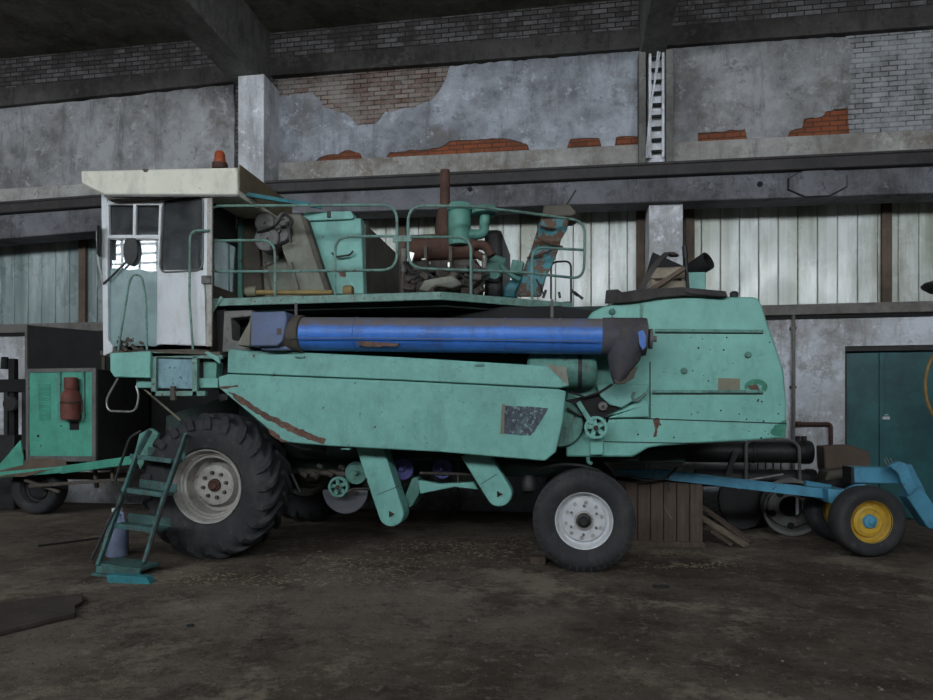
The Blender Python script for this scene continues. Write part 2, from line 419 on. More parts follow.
MB().panel([(690, 125), (860, 100), (860, 136), (690, 142)], YB, .02).build('bare_brick', 'brick_orange', wall, label='orange brick patch under torn plaster')
MB().panel(jag([(846, 36), (1060, 18), (1060, 126), (850, 135), (848, 108)], .6, 8, 9), YB-.006, .02).build('bare_brick', 'brick_white', wall, label='whitewashed brick at the wall top')
# ledge under the plaster
def band(x0, x1, f_top, f_bot, Y0, Y1, mat, name, parent=None, bevel=.01, extra=None):
    m = MB()
    m.prism([P(x0, f_top(x0), Y0), P(x1, f_top(x1), Y0), P(x1, f_bot(x1), Y0), P(x0, f_bot(x0), Y0)], (0, Y1-Y0, 0))
    return m.build(name, mat, parent, bevel)
fR = lambda a, b: (lambda x: lin(x, (310, a), (933, b)))
fL = lambda a, b: (lambda x: lin(x, (0, a), (262, b)))
band(278, 1060, fR(161, 129), fR(184, 153), 10.86, 11.0, 'ledge', 'ledge', wall)
band(-160, 236, fL(189, 173), fL(208, 190), 10.86, 11.0, 'ledge', 'ledge', wall)
# lintel over the wall, under the dark brick
struct(band(270, 1060, fR(54, 5), fR(72.5, 25.5), 10.86, 11.0, 'lintel', 'trim_1'))
struct(band(-160, 240, fL(88, 61), fL(106, 78), 10.86, 11.0, 'lintel', 'trim_2'))
# ledge courses of light brick proud of the wall beneath the lintel
# crane beam and its rail
b1 = struct(band(200, 1060, fR(191, 164), fR(213, 193), 10.32, 10.75, 'beam', 'trim_3', None, .02))
m = MB(); c = P(817, 183, 10.318); R8 = MPP(817, 10.3)
m.prism([V((c.x+math.cos(PI/8+k*PI/4)*29*R8*1.0, 10.285, c.z+math.sin(PI/8+k*PI/4)*14.5*R8)) for k in range(8)], (0, .026, 0))
m.build('octagonal_plate', 'beam', b1, .004)
m = MB(); m.prism([V((c.x+math.cos(PI/8+k*PI/4)*30.5*R8, 10.312, c.z+math.sin(PI/8+k*PI/4)*15.6*R8)) for k in range(8)], (0, .007, 0))
m.build('plate_rim', 'blackish', b1)
m = MB()
for (x, y) in ((760, 184), (470, 189)):
    c = P(x, y, 10.31); m.cyl(c, c+V((0, .012, 0)), .04)
m.build('hole', 'blackish', b1)
b2 = struct(band(-160, 262, fL(214, 195), fL(239, 217), 10.32, 10.75, 'beam', 'trim_4', None, .02))
def railing(x0, x1, t, b, nm):
    r = struct(band(x0, x1, t, b, 10.22, 10.8, 'raildark', nm, None, .015))
    f = lambda x: t(x)-2.5
    band(x0, x1, f, t, 10.42, 10.52, 'raildark', 'rail_head', r, .005)
railing(200, 1060, fR(181, 151), fR(190.5, 163.5), 'trim_5')
railing(-160, 262, fL(204, 185), fL(213, 194), 'trim_6')
# columns
def colx(px0, px1, Y): return XA(px0, Y), XA(px1, Y)
x0, x1 = colx(238, 264, 10.4)
struct(MB().box(x0, x1, 10.4, 11.0, 0, 7.18).build('trim_7', 'whitewash', None, .012))
x0, x1 = colx(649, 683, 10.45)
struct(MB().box(x0, x1, 10.45, 11.0, 0, ZA(660, 202, 10.45)).build('trim_8', 'whitewash', None, .012))
x0, x1 = colx(648, 666, 10.85)
up = MB().box(x0, x1, 10.85, 11.0, 5.3, 7.25)
struct(up.build('trim_9', 'whitewash', None, .01))
x0, x1 = colx(639, 646, 10.7); x2, x3 = colx(666, 673.5, 10.7)
struct(MB().box(x0, x1, 10.7, 11.0, 5.35, 7.2).build('trim_10', 'girder', None, .01))
struct(MB().box(x2, x3, 10.7, 11.0, 5.35, 7.2).build('trim_11', 'girder', None, .01))
for X in (-11.95, 7.85):
    struct(MB().box(X-.25, X+.25, 10.4, 11, 0, 7.18).build('trim_12', 'whitewash', None, .012))
# roof girders running from the columns over the hall
for i, (X, gw) in enumerate(((-11.95, .23), (-5.42, .235), (1.22, .19), (7.85, .23))):
    struct(MB().box(X-gw, X+gw, YF, WY, 7.18, CEIL).build('trim_%d' % (13+i), 'girder', None, .02))
# strip windows of channel glass
def strip(name, xa, xb, za, zb, mullions=(), mat='uglass'):
    m = MB(); x = math.ceil(xa/.285)*.285-.285; Y = WY+.06
    while x < xb:
        a, b = max(x+.004, xa), min(x+.281, xb)
        if b-a > .03:
            m.prism([(a, Y, za), (b, Y, za), (b, Y, zb), (a, Y, zb)], (0, .05, 0))
        x += .285
    o = struct(m.build(name, mat, None, .012))
    f = MB(); f.box(xa, xb, WY+.12, WY+.16, za, zb)
    f.build('backing', 'grey', o)
    f = MB(); f.box(xa, xb, WY-.02, WY+.1, zb-.001, zb+.05)
    f.build('window_frame', 'mullion', o)
    for mx in mullions:
        MB().box(mx-.07, mx+.07, WY-.01, WY+.055, za, zb).build('mullion', 'mullion', o, .008)
    return o
zs = SILL+.04
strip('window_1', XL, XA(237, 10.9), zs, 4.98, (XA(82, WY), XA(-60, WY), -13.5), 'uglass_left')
strip('window_2', XA(266, 10.9), XA(646, WY), zs, 4.98, (XA(402, WY), XA(641, WY)))
strip('window_3', XA(685, WY), XR, zs, 4.98, (XA(690, WY), XA(887, WY)))
# sill
sl = MB().box(XL, XR, WY-.10, WY+.06, SILL-.12, SILL).box(XL, XR, WY-.06, WY+.06, SILL, SILL+.045)
struct(sl.build('trim_17', 'sill', None, .008))
MB().box(XL, XR, WY-.05, WY, SILL-.17, SILL-.12).build('sill_shadow_strip', 'blackish', bpy.data.objects['trim_17'])  # solid black strip painted as the shadow line below the sill
# door
d = MB().box(dx0, dx1, WY+.14, WY+.2, 0, dz)
dr = struct(d.build('door_1', 'door'))
mid = XA(881, WY+.1)
for a, b in ((dx0+.05, mid-.02), (mid+.02, dx1-.05)):
    m = MB().box(a, b, WY+.09, WY+.14, .02, dz-.1)
    m.box(a+.02, b-.02, WY+.083, WY+.09, 1.25, 1.32)
    m.build('door_leaf', 'door', dr, .01)
m = MB().box(dx0, dx1, WY+.03, WY+.14, dz-.08, dz).box(dx0, dx0+.05, WY+.06, WY+.14, 0, dz-.08)
m.build('door_frame', 'black', dr, .005)
MB().box(mid-.035, mid+.035, WY+.06, WY+.10, 0.02, dz-.1).build('cover_strip', 'door', dr, .006)
c = P(886, 418, WY+.04)
m = MB().box(c.x-.05, c.x+.05, WY+.03, WY+.06, c.z-.022, c.z+.02); m.tube(fil([(c.x-.01, WY+.045, c.z+.015), (c.x-.01, WY+.045, c.z+.055), (c.x+.03, WY+.045, c.z+.055), (c.x+.03, WY+.045, c.z+.015)], .02), .005)
m.build('padlock', 'white', dr, .006, label='pale padlock')
# pipes on the wall
pY = 10.93
a, b = P(793.5, 319, pY), P(794.5, 450, pY); zb_ = 0.0
m = MB().cyl((a.x, pY, 0), (a.x, pY, SILL-.12), .026)
for z in (.9, 2.0, 2.9): m.box(a.x-.04, a.x+.04, pY-.02, WY, z-.02, z+.02)
tag(m.build('heating_pipe', 'sill'), 'thin upright brown-grey pipe from the sill to the floor behind the hood', 'pipe')
p = [P(797, 424, pY), P(831, 424, pY), P(833, 450, pY)]; p[2].x = p[1].x; p.append(V((p[1].x, pY, .02)))
m = MB().tube(fil(p, .06), .03); m.lathe([(.04, -.03), (.04, .03)], p[0]+V((.02, 0, 0)), (1, 0, 0))
m.box(p[0].x, p[0].x+.06, pY, WY, p[0].z-.02, p[0].z+.02)
tag(m.build('heating_pipe', 'rust'), 'short rusty pipe elbow bending down beside the teal door', 'pipe')
# wall ladder between the two upper posts
t = thing('wall_ladder', 'narrow white-grey ladder with cables fixed between two posts high on wall', 'ladder', P(656, 158, 10.8))
za, zb = ZA(656, 158, 10.78), ZA(656, 50, 10.78)
xs = (XA(650, 10.78), XA(663, 10.78))
for x in xs: MB().box(x-.02, x+.02, 10.76, 10.80, za, zb).build('rail', 'whitewash', t, .004)
for k in range(9):
    z = za+.10+k*(zb-za-.15)/8.4
    MB().box(xs[0]+.02, xs[1]-.02, 10.765, 10.80, z-.022, z+.022).build('rung', 'blackish', t, .004)
m = MB(); m.tube([P(646, 158, 10.72), P(650, 110, 10.72), P(655, 80, 10.72), P(658, 50, 10.72)], .014); m.tube([P(648, 158, 10.73), P(652, 100, 10.73), P(660, 52, 10.73)], .012)
m.build('cable', 'whitewash', t)
MT['teal_mid'] = worn('dusty_teal_can', (.11, .30, .24), .55, .25, (.06, .12, .10), .6)
MT['pane_teal'] = worn('grey_green_panel', (.19, .29, .29), .35, .2, (.10, .15, .15), .6, rust_at=1)
# ================================================================== combine harvester
cb = thing('combine_harvester', 'big mint green combine harvester with blue unloading tube and cream cab roof', 'combine harvester', (-1.9, 8.0, 0))
def part(mb, name, mat, bevel=0, label=None, parent=None, smooth=40, kind=None): return mb.build(name, mat, parent or cb, bevel, smooth, label, 2, kind)

# ---- wheels
def tractor_tyre(c, R, W, lugs, mat, parent, sidew=.0):
    """tyre about the Y axis, outer face towards -Y"""
    m = MB(); h = W/2
    prof = [(R*.49, -h*.66), (R*.53, -h*.86), (R*.70, -h*.98), (R*.80, -h*1.0), (R*.88, -h*.94), (R*.935, -h*.78), (R*.95, -h*.4), (R*.955, 0), (R*.95, h*.4), (R*.935, h*.78), (R*.88, h*.94), (R*.80, h), (R*.70, h*.98), (R*.53, h*.86), (R*.49, h*.62)]
    m.lathe(prof, c, (0, 1, 0), 64, cap=False)
    for s in (-1, 1):
        for k in range(lugs):
            a0 = 2*PI*(k+(.5 if s > 0 else 0))/lugs
            st = []
            for j in range(7):
                t = j/6
                y = s*h*(1.07-t*1.05); ang = a0+t*.34*(1 if True else 0)
                ro = R*(.90 if j == 0 else (.985 if j == 1 else 1.01)); ri = R*(.78 if j == 0 else .88)
                wd = R*.042*(1.15-.25*t)
                ring = []
                for (rr, dw) in ((ri, -1.25), (ro, -1), (ro, 1), (ri, 1.25)):
                    A = ang+dw*wd/rr
                    ring.append(V(c)+V((math.cos(A)*rr, y, math.sin(A)*rr)))
                st.append(ring)
            m.loft(st)
    return m.build('tyre', mat, parent, .008, 35, 'black lugged tyre')
def drive_wheel(px, py, Y0, R, W, name='drive_wheel'):
    c0 = P(px, py, Y0); c = V((c0.x, Y0+W/2, R))
    h = W/2; r = R*.49
    m = MB()
    # rim: outer lip, barrel, inner dish
    prof = [(r*1.0, -h*.80), (r*1.04, -h*.84), (r*1.04, -h*.78), (r*.97, -h*.70), (r*.94, -h*.50), (r*.89, -h*.50), (r*.86, -h*.42), (r*.80, -h*.40), (r*.76, h*.10), (r*.66, h*.16), (r*.60, h*.02), (r*.57, -h*.18), (r*.53, -h*.2), (r*.30, -h*.2), (r*.02, -h*.2)]
    m.lathe(prof, c, (0, 1, 0), 56, cap=False)
    m.lathe([(r*.99, h*.8), (r*1.03, h*.7), (r*.9, -h*.3), (r*.85, -h*.3), (r*.8, h*.8)], c, (0, 1, 0), 40, cap=False)
    rim = part(m, name, 'rim', 0, 'dirty white steel rim')
    tractor_tyre(c, R, W, 21, 'tyre', rim)
    q = c+V((0, -h*.2, 0))
    MB().lathe([(r*.19, 0.01), (r*.18, -.03), (r*.13, -.04), (r*.11, -.06), (r*.01, -.06)], q, (0, 1, 0), 24).build('hub', 'rust', rim, 0, 40, 'rusty red hub')
    for k in range(8):
        a = 2*PI*k/8+.2
        p = q+V((math.cos(a)*r*.36, 0, math.sin(a)*r*.36))
        MB().cyl(p+V((0, .005, 0)), p+V((0, -.03, 0)), r*.062, r*.05, 6).build('wheel_nut', 'brown', rim)
    return rim
drive_wheel(204, 489, 6.66, .785, .56)
# inner drive wheel on the far side
far = drive_wheel(0, 0, 9.35, .79, .56)
dxs = XA(204, 6.66)-XA(0, 9.35)
far.location.x += dxs

def steer_wheel(px, Y0, R, W):
    x = XA(px, Y0); c = V((x, Y0+W/2, R)); h = W/2; r = R*.56
    m = MB()
    prof = [(r*.96, -h*.62), (r*1.03, -h*.66), (r*1.04, -h*.58), (r*.96, -h*.5), (r*.90, -h*.3), (r*.86, -h*.24), (r*.80, -h*.22), (r*.74, -h*.34), (r*.36, -h*.40), (r*.30, -h*.36), (r*.01, -h*.36)]
    m.lathe(prof, c, (0, 1, 0), 56, cap=False)
    m.lathe([(r*.99, h*.7), (r*1.03, h*.6), (r*.9, -h*.2), (r*.85, -h*.2), (r*.8, h*.7)], c, (0, 1, 0), 40, cap=False)
    rim = part(m, 'steering_wheel_assembly', 'rim_rear', 0, 'silver steel rim')
    rim.name = 'steered_wheel'
    m = MB()
    prof = [(r*.98, -h*.5), (r*1.02, -h*.72), (R*.68, -h*.93), (R*.78, -h), (R*.87, -h*.96), (R*.93, -h*.86), (R*.965, -h*.74)]
    for k in range(5):
        y = -h*.70+k*h*.35
        prof += [(R*.995, y), (R*1.0, y+h*.12), (R*.995, y+h*.24), (R*.972, y+h*.26), (R*.972, y+h*.33)]
    prof = prof[:-2]+[(R*.965, h*.76), (R*.93, h*.86), (R*.87, h*.96), (R*.78, h), (R*.68, h*.93), (r*1.02, h*.72), (r*.98, h*.5)]
    m.lathe(prof, c, (0, 1, 0), 72, cap=False)
    # shoulder notches as raised blocks
    for k in range(44):
        a = 2*PI*k/44
        for s in (-1,):
            q = c+V((math.cos(a)*R*.925, s*h*.885, math.sin(a)*R*.925))
            m.obox(q, (R*.085, .02, .012), (0, -a, 0))
    m.build('tyre', 'tyre', rim, 0, 30, 'black ribbed tyre')
    q = c+V((0, -h*.36, 0))
    MB().lathe([(r*.33, 0), (r*.33, -.035), (r*.27, -.045), (r*.25, -.02)], q, (0, 1, 0), 28).build('hub_ring', 'rim', rim)
    MB().lathe([(r*.24, 0), (r*.235, -.05), (r*.16, -.06), (r*.15, -.10), (r*.12, -.11), (r*.01, -.11)], q, (0, 1, 0), 20).build('hub', 'black', rim, 0, 40, 'dark greasy hub')
    for k in range(6):
        a = 2*PI*k/6+.5
        p = q+V((math.cos(a)*r*.50, -.003, math.sin(a)*r*.50))
        MB().cyl(p+V((0, .01, 0)), p+V((0, -.025, 0)), r*.055, r*.05, 6).build('wheel_nut', 'grey', rim)
    for k in range(10):
        a = 2*PI*k/10+.2
        p = q+V((math.cos(a)*r*.63, .0, math.sin(a)*r*.63))
        MB().cyl(p+V((0, .012, 0)), p+V((0, -.01, 0)), r*.085, r*.06, 10).build('rim_boss', 'rim', rim)
    return rim
steer_wheel(584, 6.68, .505, .36)
sw = steer_wheel(584, 9.4, .505, .36)
sw.location.x += XA(584, 6.68)-XA(584, 9.4)

# ---- threshing body, chassis, axles
xb0, xb1 = XA(236, 7.4), XA(640, 7.4)
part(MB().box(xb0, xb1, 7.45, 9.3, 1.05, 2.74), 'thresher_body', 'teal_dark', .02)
m = MB().box(xb0+.1, XA(600, 7.6), 7.62, 7.72, .86, 1.04).box(xb0+.1, XA(600, 7.6), 9.02, 9.12, .86, 1.04)
part(m, 'chassis_frame', 'teal_dark', .01)
xw = XA(205, 6.86)
part(MB().cyl((xw, 7.2, .79), (xw, 9.6, .79), .13).box(xw-.22, xw+.22, 7.75, 8.95, .55, 1.04), 'drive_axle', 'black', .02)
xs_ = XA(584, 6.82)
part(MB().cyl((xs_, 7.05, .505), (xs_, 9.55, .505), .07).box(xs_-.12, xs_+.12, 7.4, 9.2, .42, .64).box(xs_-.1, xs_+.1, 8.1, 8.5, .6, 1.06), 'steering_axle', 'black', .015)
# feeder house towards the trailer on the left
part(MB().prism([V((xb0+.1, 7.7, 1.1)), V((xb0+.1, 7.7, 1.9)), V((xb0-1.1, 7.7, 1.55)), V((xb0-1.1, 7.7, .95))], (0, 1.3, 0)), 'feeder_house', 'teal_dark', .02)

# ---- side shields
YS = 6.72
m = MB(); pts = [(218, 377), (228, 374), (400, 381), (558, 389), (566, 391), (563, 420), (556, 452), (545, 461), (440, 452), (330, 446), (284, 442), (219, 388)]
m.panel(pts, YS, .05)
sh = part(m, 'side_shield', 'teal', .012, 'large mint green side shield')
m = MB(); m.panel([(228, 349), (400, 357), (566, 367), (569, 386), (560, 388), (400, 380), (227, 373)], YS+.005, .12)
part(m, 'shield_rail', 'teal', .012, 'long narrow mint panel above the shield')
m = MB(); m.panel([(545, 364), (566, 367), (569, 386)], YS-.004, .01); part(m, 'dust_patch', 'tan', 0)
# rust scars
def scar(px, name='rust_streak', mat='rustpatch', Y=YS-.0025, th=.0035, amp=.9, step=3, seed=1, parent=sh, label=None):
    return MB().panel(jag(px, amp, step, seed), Y, th).build(name, mat, parent, 0, 40, label)
scar([(228, 391), (240, 396), (262, 411), (285, 422), (305, 431), (326, 439), (324, 444), (308, 440), (282, 428), (262, 417), (246, 406), (236, 400)], seed=2, label='long brown rust scar')
scar([(266, 427), (274, 431), (284, 440), (290, 442), (281, 442), (270, 434)], seed=3)
scar([(219, 387), (238, 385), (238, 387), (222, 389)], seed=4, amp=.5)
MB().panel(jag([(502, 405), (548, 408), (547, 411), (535, 431), (530, 436), (501, 433)], .5, 4, 5), YS-.006, .006).build('placard', 'placard', sh, 0, 40, 'dark blue placard with worn-off print')
scar([(502, 404), (505, 404), (504, 434), (500, 434)], 'placard_edge', 'brass', YS-.008, .003, .3, 4, 6)
m = MB()
for (px, py) in ((300, 357), (480, 365), (346, 449)): 
    c = P(px, py, YS); m = MB().box(c.x-.05, c.x+.05, YS-.018, YS+.02, c.z-.008, c.z+.008); m.build('latch', 'teal_dim', sh)

# ---- rear hood
YH = 7.08
hood_px = [(566, 457), (566, 372), (578, 330), (592, 312), (606, 305), (640, 298), (690, 296), (757, 297), (762, 305), (770, 330), (776, 346), (784, 371), (787, 404), (786, 438), (745, 441), (702, 443), (660, 446), (648, 448), (633, 457)]
hd = part(MB().panel(hood_px, YH, 2.2), 'straw_hood', 'teal_hood', .02, 'tall mint green rear hood')
m = MB()
for (x0, y0, x1, y1, h) in ((655, 330.5, 763, 331.5, 1.6), (652, 391.5, 763, 391.5, 1.6)):
    a, b = P(x0, y0, YH), P(x1, y1, YH); m.bar(a, b, .035, h*2*MPP(700, YH), (0, 0, 1))
m.build('seam_strip', 'teal_dim', hd, .004)
m = MB()
for (x0, y0, x1, y1) in ((655, 333, 763, 333.6), (652, 394, 763, 394), (606, 417.3, 786, 423.5), (598, 441.5, 700, 443.5), (650, 362, 650, 418)):
    a, b = P(x0, y0, YH), P(x1, y1, YH); m.bar(a, b, .008, .010, (0, 0, 1) if x0 != x1 else (1, 0, 0))
m.build('seam_groove', 'blackish', hd)
for i, (px, py) in enumerate(((684, 371), (748, 355), (612, 312))):
    c = P(px, py, YH)
    m = MB().lathe([(.035, .0), (.034, -.012), (.02, -.02), (.001, -.02)], c, (0, 1, 0), 16); m.box(c.x-.012, c.x+.012, YH-.035, YH, c.z-.022, c.z+.022)
    m.build('turn_latch', 'teal_dim', hd, .002)
MB().panel([(718, 378), (740, 378.5), (740, 390.5), (718, 390)], YH-.006, .006).build('maker_plate', 'brass', hd, 0, 40, 'small plain brownish plate')
scar([(653, 419), (659, 418), (661, 424), (658, 428), (657, 436), (653, 437), (655, 428)], 'rust_streak', 'rustpatch', YH-.003, .004, .7, 2, 7, hd)
m = MB(); c = P(756, 387, YH-.004)
s = MPP(756, YH)
pts = [(c.x+math.cos(a)*11*s*k, YH-.004, c.z+math.sin(a)*8*s*k-.0*s) for a, k in [(PI*1.1-PI*1.3*i/11, 1) for i in range(12)]]+[(c.x+math.cos(a)*6*s, YH-.004, c.z+math.sin(a)*3*s) for a in [-.2*PI+PI*1.3*i/11 for i in range(12)]]
m.prism(pts, (0, .005, 0)); m.build('repaint_arc', 'greendark', hd)
scar([(775, 425), (786, 420), (786, 437), (776, 436), (770, 433)], 'repaint_patch', 'greendark', YH-.003, .004, .8, 3, 8, hd)
scar([(748, 386), (756, 384), (760, 390), (752, 392)], 'rust_spot', 'rustpatch', YH-.006, .004, .6, 2, 9, hd)
rd = random.Random(4)
for k in range(46):
    px, py = rd.uniform(600, 780), rd.uniform(396, 440)
    if rd.random() < .4: px, py = rd.uniform(690, 770), rd.uniform(335, 395)
    c = P(px, py, YH-.002); MB().lathe([(rd.uniform(.004, .011), 0), (.001, -.003)], c, (0, 1, 0), 7).build('rivet', 'black', hd)
m = MB().panel([(640, 299), (643, 299), (643, 322), (640, 322)], YH-.012, .012).panel([(612, 308), (614, 308), (613, 318), (611, 320)], YH-.012, .012)
m.build('hood_rib', 'teal_dim', hd)

# lower belt guards and pulleys in front of the hood
g = part(MB().panel([(596, 384), (650, 384), (646, 393), (622, 408), (610, 405), (600, 396)], 6.99, .05), 'belt_guard', 'teal', .01)
part(MB().panel([(590, 455), (590, 424), (610, 416), (644, 398), (649, 404), (649, 417), (606, 418), (603, 455)], 7.03, .04), 'drive_guard', 'teal_hood', .01)
part(MB().panel([(566, 400), (606, 392), (622, 407), (600, 420), (570, 440)], 7.04, .035), 'belt_shade_sheet', 'blackish')  # flat black sheet before the hood, painted as the dark of a recess
def pulley(px, py, r_px, Y, w, name, mat, spokes=4, parent=None, hub='rust', solid=False):
    c = P(px, py, Y); r = r_px*MPP(px, Y)
    m = MB()
    if solid:
        m.lathe([(r*.98, w), (r, w*.9), (r*.93, w*.5), (r, .01), (r*.96, 0), (r*.86, 0), (r*.82, .012), (r*.3, .012), (r*.25, -.01), (.001, -.01)], c, (0, 1, 0), 32)
    else:
        m.lathe([(r, 0), (r, w*.1), (r*.92, w*.5), (r, w*.9), (r, w), (r*.76, w), (r*.76, 0)], c, (0, 1, 0), 32, True)
        m.lathe([(r*.34, -.005), (r*.34, w), (.001, w), (.001, -.005)], c, (0, 1, 0), 20, False)
        for k in range(spokes):
            a = 2*PI*k/spokes+.5; d = V((math.cos(a), 0, math.sin(a)))
            m.bar(c+d*r*.25+V((0, w*.5, 0)), c+d*r*.8+V((0, w*.5, 0)), w*.5, r*.36, d.cross(V((0, 1, 0))))
    o = part(m, name, mat, 0)
    MB().lathe([(r*.2, 0), (r*.2, -.025), (r*.12, -.035), (.001, -.035)], c+V((0, -.004, 0)), (0, 1, 0), 16).build('bearing_cap', hub, o)
    return o
pulley(596, 427.5, 11.5, 6.93, .06, 'belt_pulley', 'teal', 5)
pulley(603, 406, 4.5, 6.97, .04, 'tension_roller', 'grey', 4, solid=True)
part(MB().bar(P(578, 402, 6.96), P(592, 424, 6.96), .04, .05), 'tension_arm', 'teal', .005)
part(MB().tube(fil([P(634, 392, 6.98), P(632, 398, 6.98), P(636, 402, 6.98), P(646, 393, 6.98)], .05), .015), 'guard_handle', 'rail')
m = MB(); m.tube([P(x, y, 6.98) for x, y in ((570, 392), (585, 397), (600, 392), (612, 384))], .012); m.tube([P(x, y, 6.98) for x, y in ((567, 408), (578, 415), (594, 417))], .012)
part(m, 'drive_belt', 'black')
# fan drum left of the pulley
c = P(560, 424, 7.02); r = 24*MPP(560, 7)
part(MB().lathe([(r, .4), (r, 0.03), (r*.93, 0), (r*.4, .01), (.001, .01)], c, (0, 1, 0), 40), 'fan_drum', 'teal_dim', 0)
# fuel tank, rounded end
c0, c1 = P(528, 371, 6.95), P(597, 371, 6.95)
r = 17.5*MPP(565, 6.95); L = (c1-c0).length
part(MB().lathe([(r*.8, 0), (r, .03), (r, L-.12), (r*.97, L-.06), (r*.85, L-.02), (r*.6, L), (.001, L+.005)], V((c0.x, 6.965, c0.z)), (1, 0, 0), 36), 'fuel_tank', 'teal_dim', 0, 'rounded dusty green tank end')
m = MB()
cx_ = P(590, 371, 6.95)
m.lathe([(r*1.03, -.02), (r*1.05, 0), (r*1.03, .02)], V((P(580, 371, 6.95).x, 6.965, cx_.z)), (1, 0, 0), 36)
part(m, 'tank_strap', 'black')

# ---- unloading tube
TY = 6.73; R_ = 17.2*MPP(430, TY)
a, b = P(298, 334, TY), P(646, 337, TY)
rings = [(R_, 0), (R_, (b-a).length)]
tb = part(MB().lathe(rings, a, b-a, 40), 'unloading_tube', 'blue', 0, 'long dusty blue unloading auger tube')
d = (b-a).normalized()
for px in (357, 505, 560):
    q = a+d*((P(px, 334, TY)-a).length); MB().lathe([(R_*1.0, -.012), (R_*1.03, -.01), (R_*1.03, .01), (R_*1.0, .012)], q, d, 40).build('tube_band', 'blue', tb)
scar([(358, 341), (400, 343), (397, 346), (370, 347), (358, 345)], 'rust_patch', 'rustpatch', TY-R_*.93, .03, .7, 4, 12, tb)
q = a+d*(b-a).length
m = MB().lathe([(R_*1.03, -.42), (R_*1.05, -.40), (R_*1.05, -.03), (R_*1.03, 0), (R_*.8, .01), (.001, .01)], q, d, 40)
part(m, 'tube_cap', 'sleeve', 0, 'dusty rubber covered tube end')
part(MB().lathe([(.10, 0), (.10, .03), (.03, .03), (.03, .07), (.001, .07)], P(649, 339, TY), d, 20), 'bearing_flange', 'grey')
scar([(638, 332), (643, 330), (646, 336), (646, 346), (643, 350), (640, 345)], 'blue_strip', 'blue', TY-R_*1.07, .03, .3, 3, 13)
# spout hanging from the tube end
rr = []
for (x0, x1, y, ya, yb) in ((607, 645, 328, 6.54, 6.94), (606, 645, 345, 6.52, 6.94), (608, 640, 360, 6.55, 6.90), (611, 634, 372, 6.60, 6.86), (614, 630, 380, 6.64, 6.84)):
    ring = []
    for k in range(16):
        an = 2*PI*k/16; cx = (x0+x1)/2+(x1-x0)/2*math.cos(an)*(1 if abs(math.cos(an)) < .95 else 1); cy = (ya+yb)/2+(yb-ya)/2*math.sin(an)
        ring.append(V((XA(cx, 6.7), cy, ZA(cx, y-(4 if y > 365 else 0)*(math.cos(an)), 6.7))))
    rr.append(ring)
part(MB().loft(rr), 'spout', 'sleeve', 0, 'crumpled rubber spout', smooth=60)
scar([(614, 380), (638, 366), (634, 378), (626, 383), (617, 384)], 'spout_lip', 'brown', 6.66, .1, .4, 4, 14)
# collar and gearbox on the left of the tube
part(MB().lathe([(R_*1.0, -.16), (R_*1.1, -.15), (R_*1.1, -.10), (R_*1.02, -.09), (R_*1.02, 0), (R_*1.12, .01), (R_*1.12, .06), (R_*1.0, .07)], a, d, 36), 'tube_collar', 'brown')
bx = part(MB().panel([(250, 346), (251, 312), (285, 311), (287, 318), (283, 340), (277, 346)], TY-.19, .42).panel([(251, 341), (277, 338), (290, 350), (262, 350)], TY-.12, .3), 'tube_gearbox', 'blue_grey', .015, 'faded blue-grey box at the tube foot')
MB().panel([(236, 345), (249, 322), (251, 312), (250, 346)], TY-.15, .34).build('inlet_hopper', 'tan', bx, .01)
MB().panel([(222, 352), (224, 311), (252, 310), (252, 316), (231, 318), (232, 340), (252, 343), (252, 352)], TY+.1, .2).build('hopper_frame', 'grey', bx, .01)
m = MB()
for px in (296, 552): m.bar(P(px, 318, TY), P(px, 300, 6.95), .03, .02)
m.tube([P(x, y, TY-.205) for x, y in ((287, 338), (360, 338), (480, 339), (600, 341))], .005, 6)
part(m, 'tube_bracket', 'grey', .003)
part(MB().panel([(246, 310), (560, 306), (600, 312), (600, 352), (246, 350)], 7.36, .08), 'tube_shade_sheet', 'blackish')  # black sheet standing in for the shadow between deck and shield

# ---- engine deck and walkway
zd = ZA(441, 293, 6.92)
def xd(px, Y): return XA(px, Y)
dk = [V((xd(206, 6.92), 6.92, zd)), V((xd(441, 6.92), 6.92, zd)), V((xd(572, 7.82), 7.82, zd)), V((xd(572, 9.3)-.1, 9.3, zd)), V((xd(206, 6.92), 9.3, zd))]
deck = part(MB().prism(dk, (0, 0, -.03)), 'walkway_deck', 'grey', .004)
m = MB()
for p, q in ((dk[0], dk[1]), (dk[1], dk[2])): m.bar(p-V((0, 0, .03)), q-V((0, 0, .03)), .03, .085)
m.build('deck_edge', 'rail', deck, .006, 40, 'pale green edge rail')
m = MB().prism([q+V((.15*(1 if i in (0, 4) else 0), .13, -.05)) for i, q in enumerate(dk)], (0, 0, -.07))
m.build('deck_beam', 'teal_dark', deck, .006)
part(MB().bar(P(222, 297, 6.9), P(207, 319, 6.9), .02, .035), 'deck_strut', 'rail', .004)
rs = .0155
def yrail(px): return 6.93 if px < 446 else 6.93+(px-446)*(7.82-6.93)/(572-446)*1.0
def R(px, py): return P(px, py, yrail(px))
m = MB(); m.tube(fil([R(207, 206), R(397, 205), R(397, 270), R(207, 272)], .17, 7, True), rs, 8, True)
hr = part(m, 'handrail', 'rail', 0, 'rounded green guard rail')
for q in ((R(207, 241), R(275, 240), R(275, 296)), (R(335, 297), R(335, 237), R(396, 236))): MB().tube(fil(q, .16, 7), rs).build('rail_post', 'rail', hr)
m = MB(); m.tube(fil([R(408, 206), R(470, 206), R(520, 212), R(585, 221), R(584, 279), R(520, 272), R(408, 268)], .17, 7, True), rs, 8, True)
hr2 = part(m, 'handrail', 'rail', 0, 'angled green guard rail at the engine')
for q in ((R(408, 237), R(471, 237), R(471, 294)), (R(532, 300), R(532, 247), R(583, 250))): MB().tube(fil(q, .16, 7), rs).build('rail_post', 'rail', hr2)
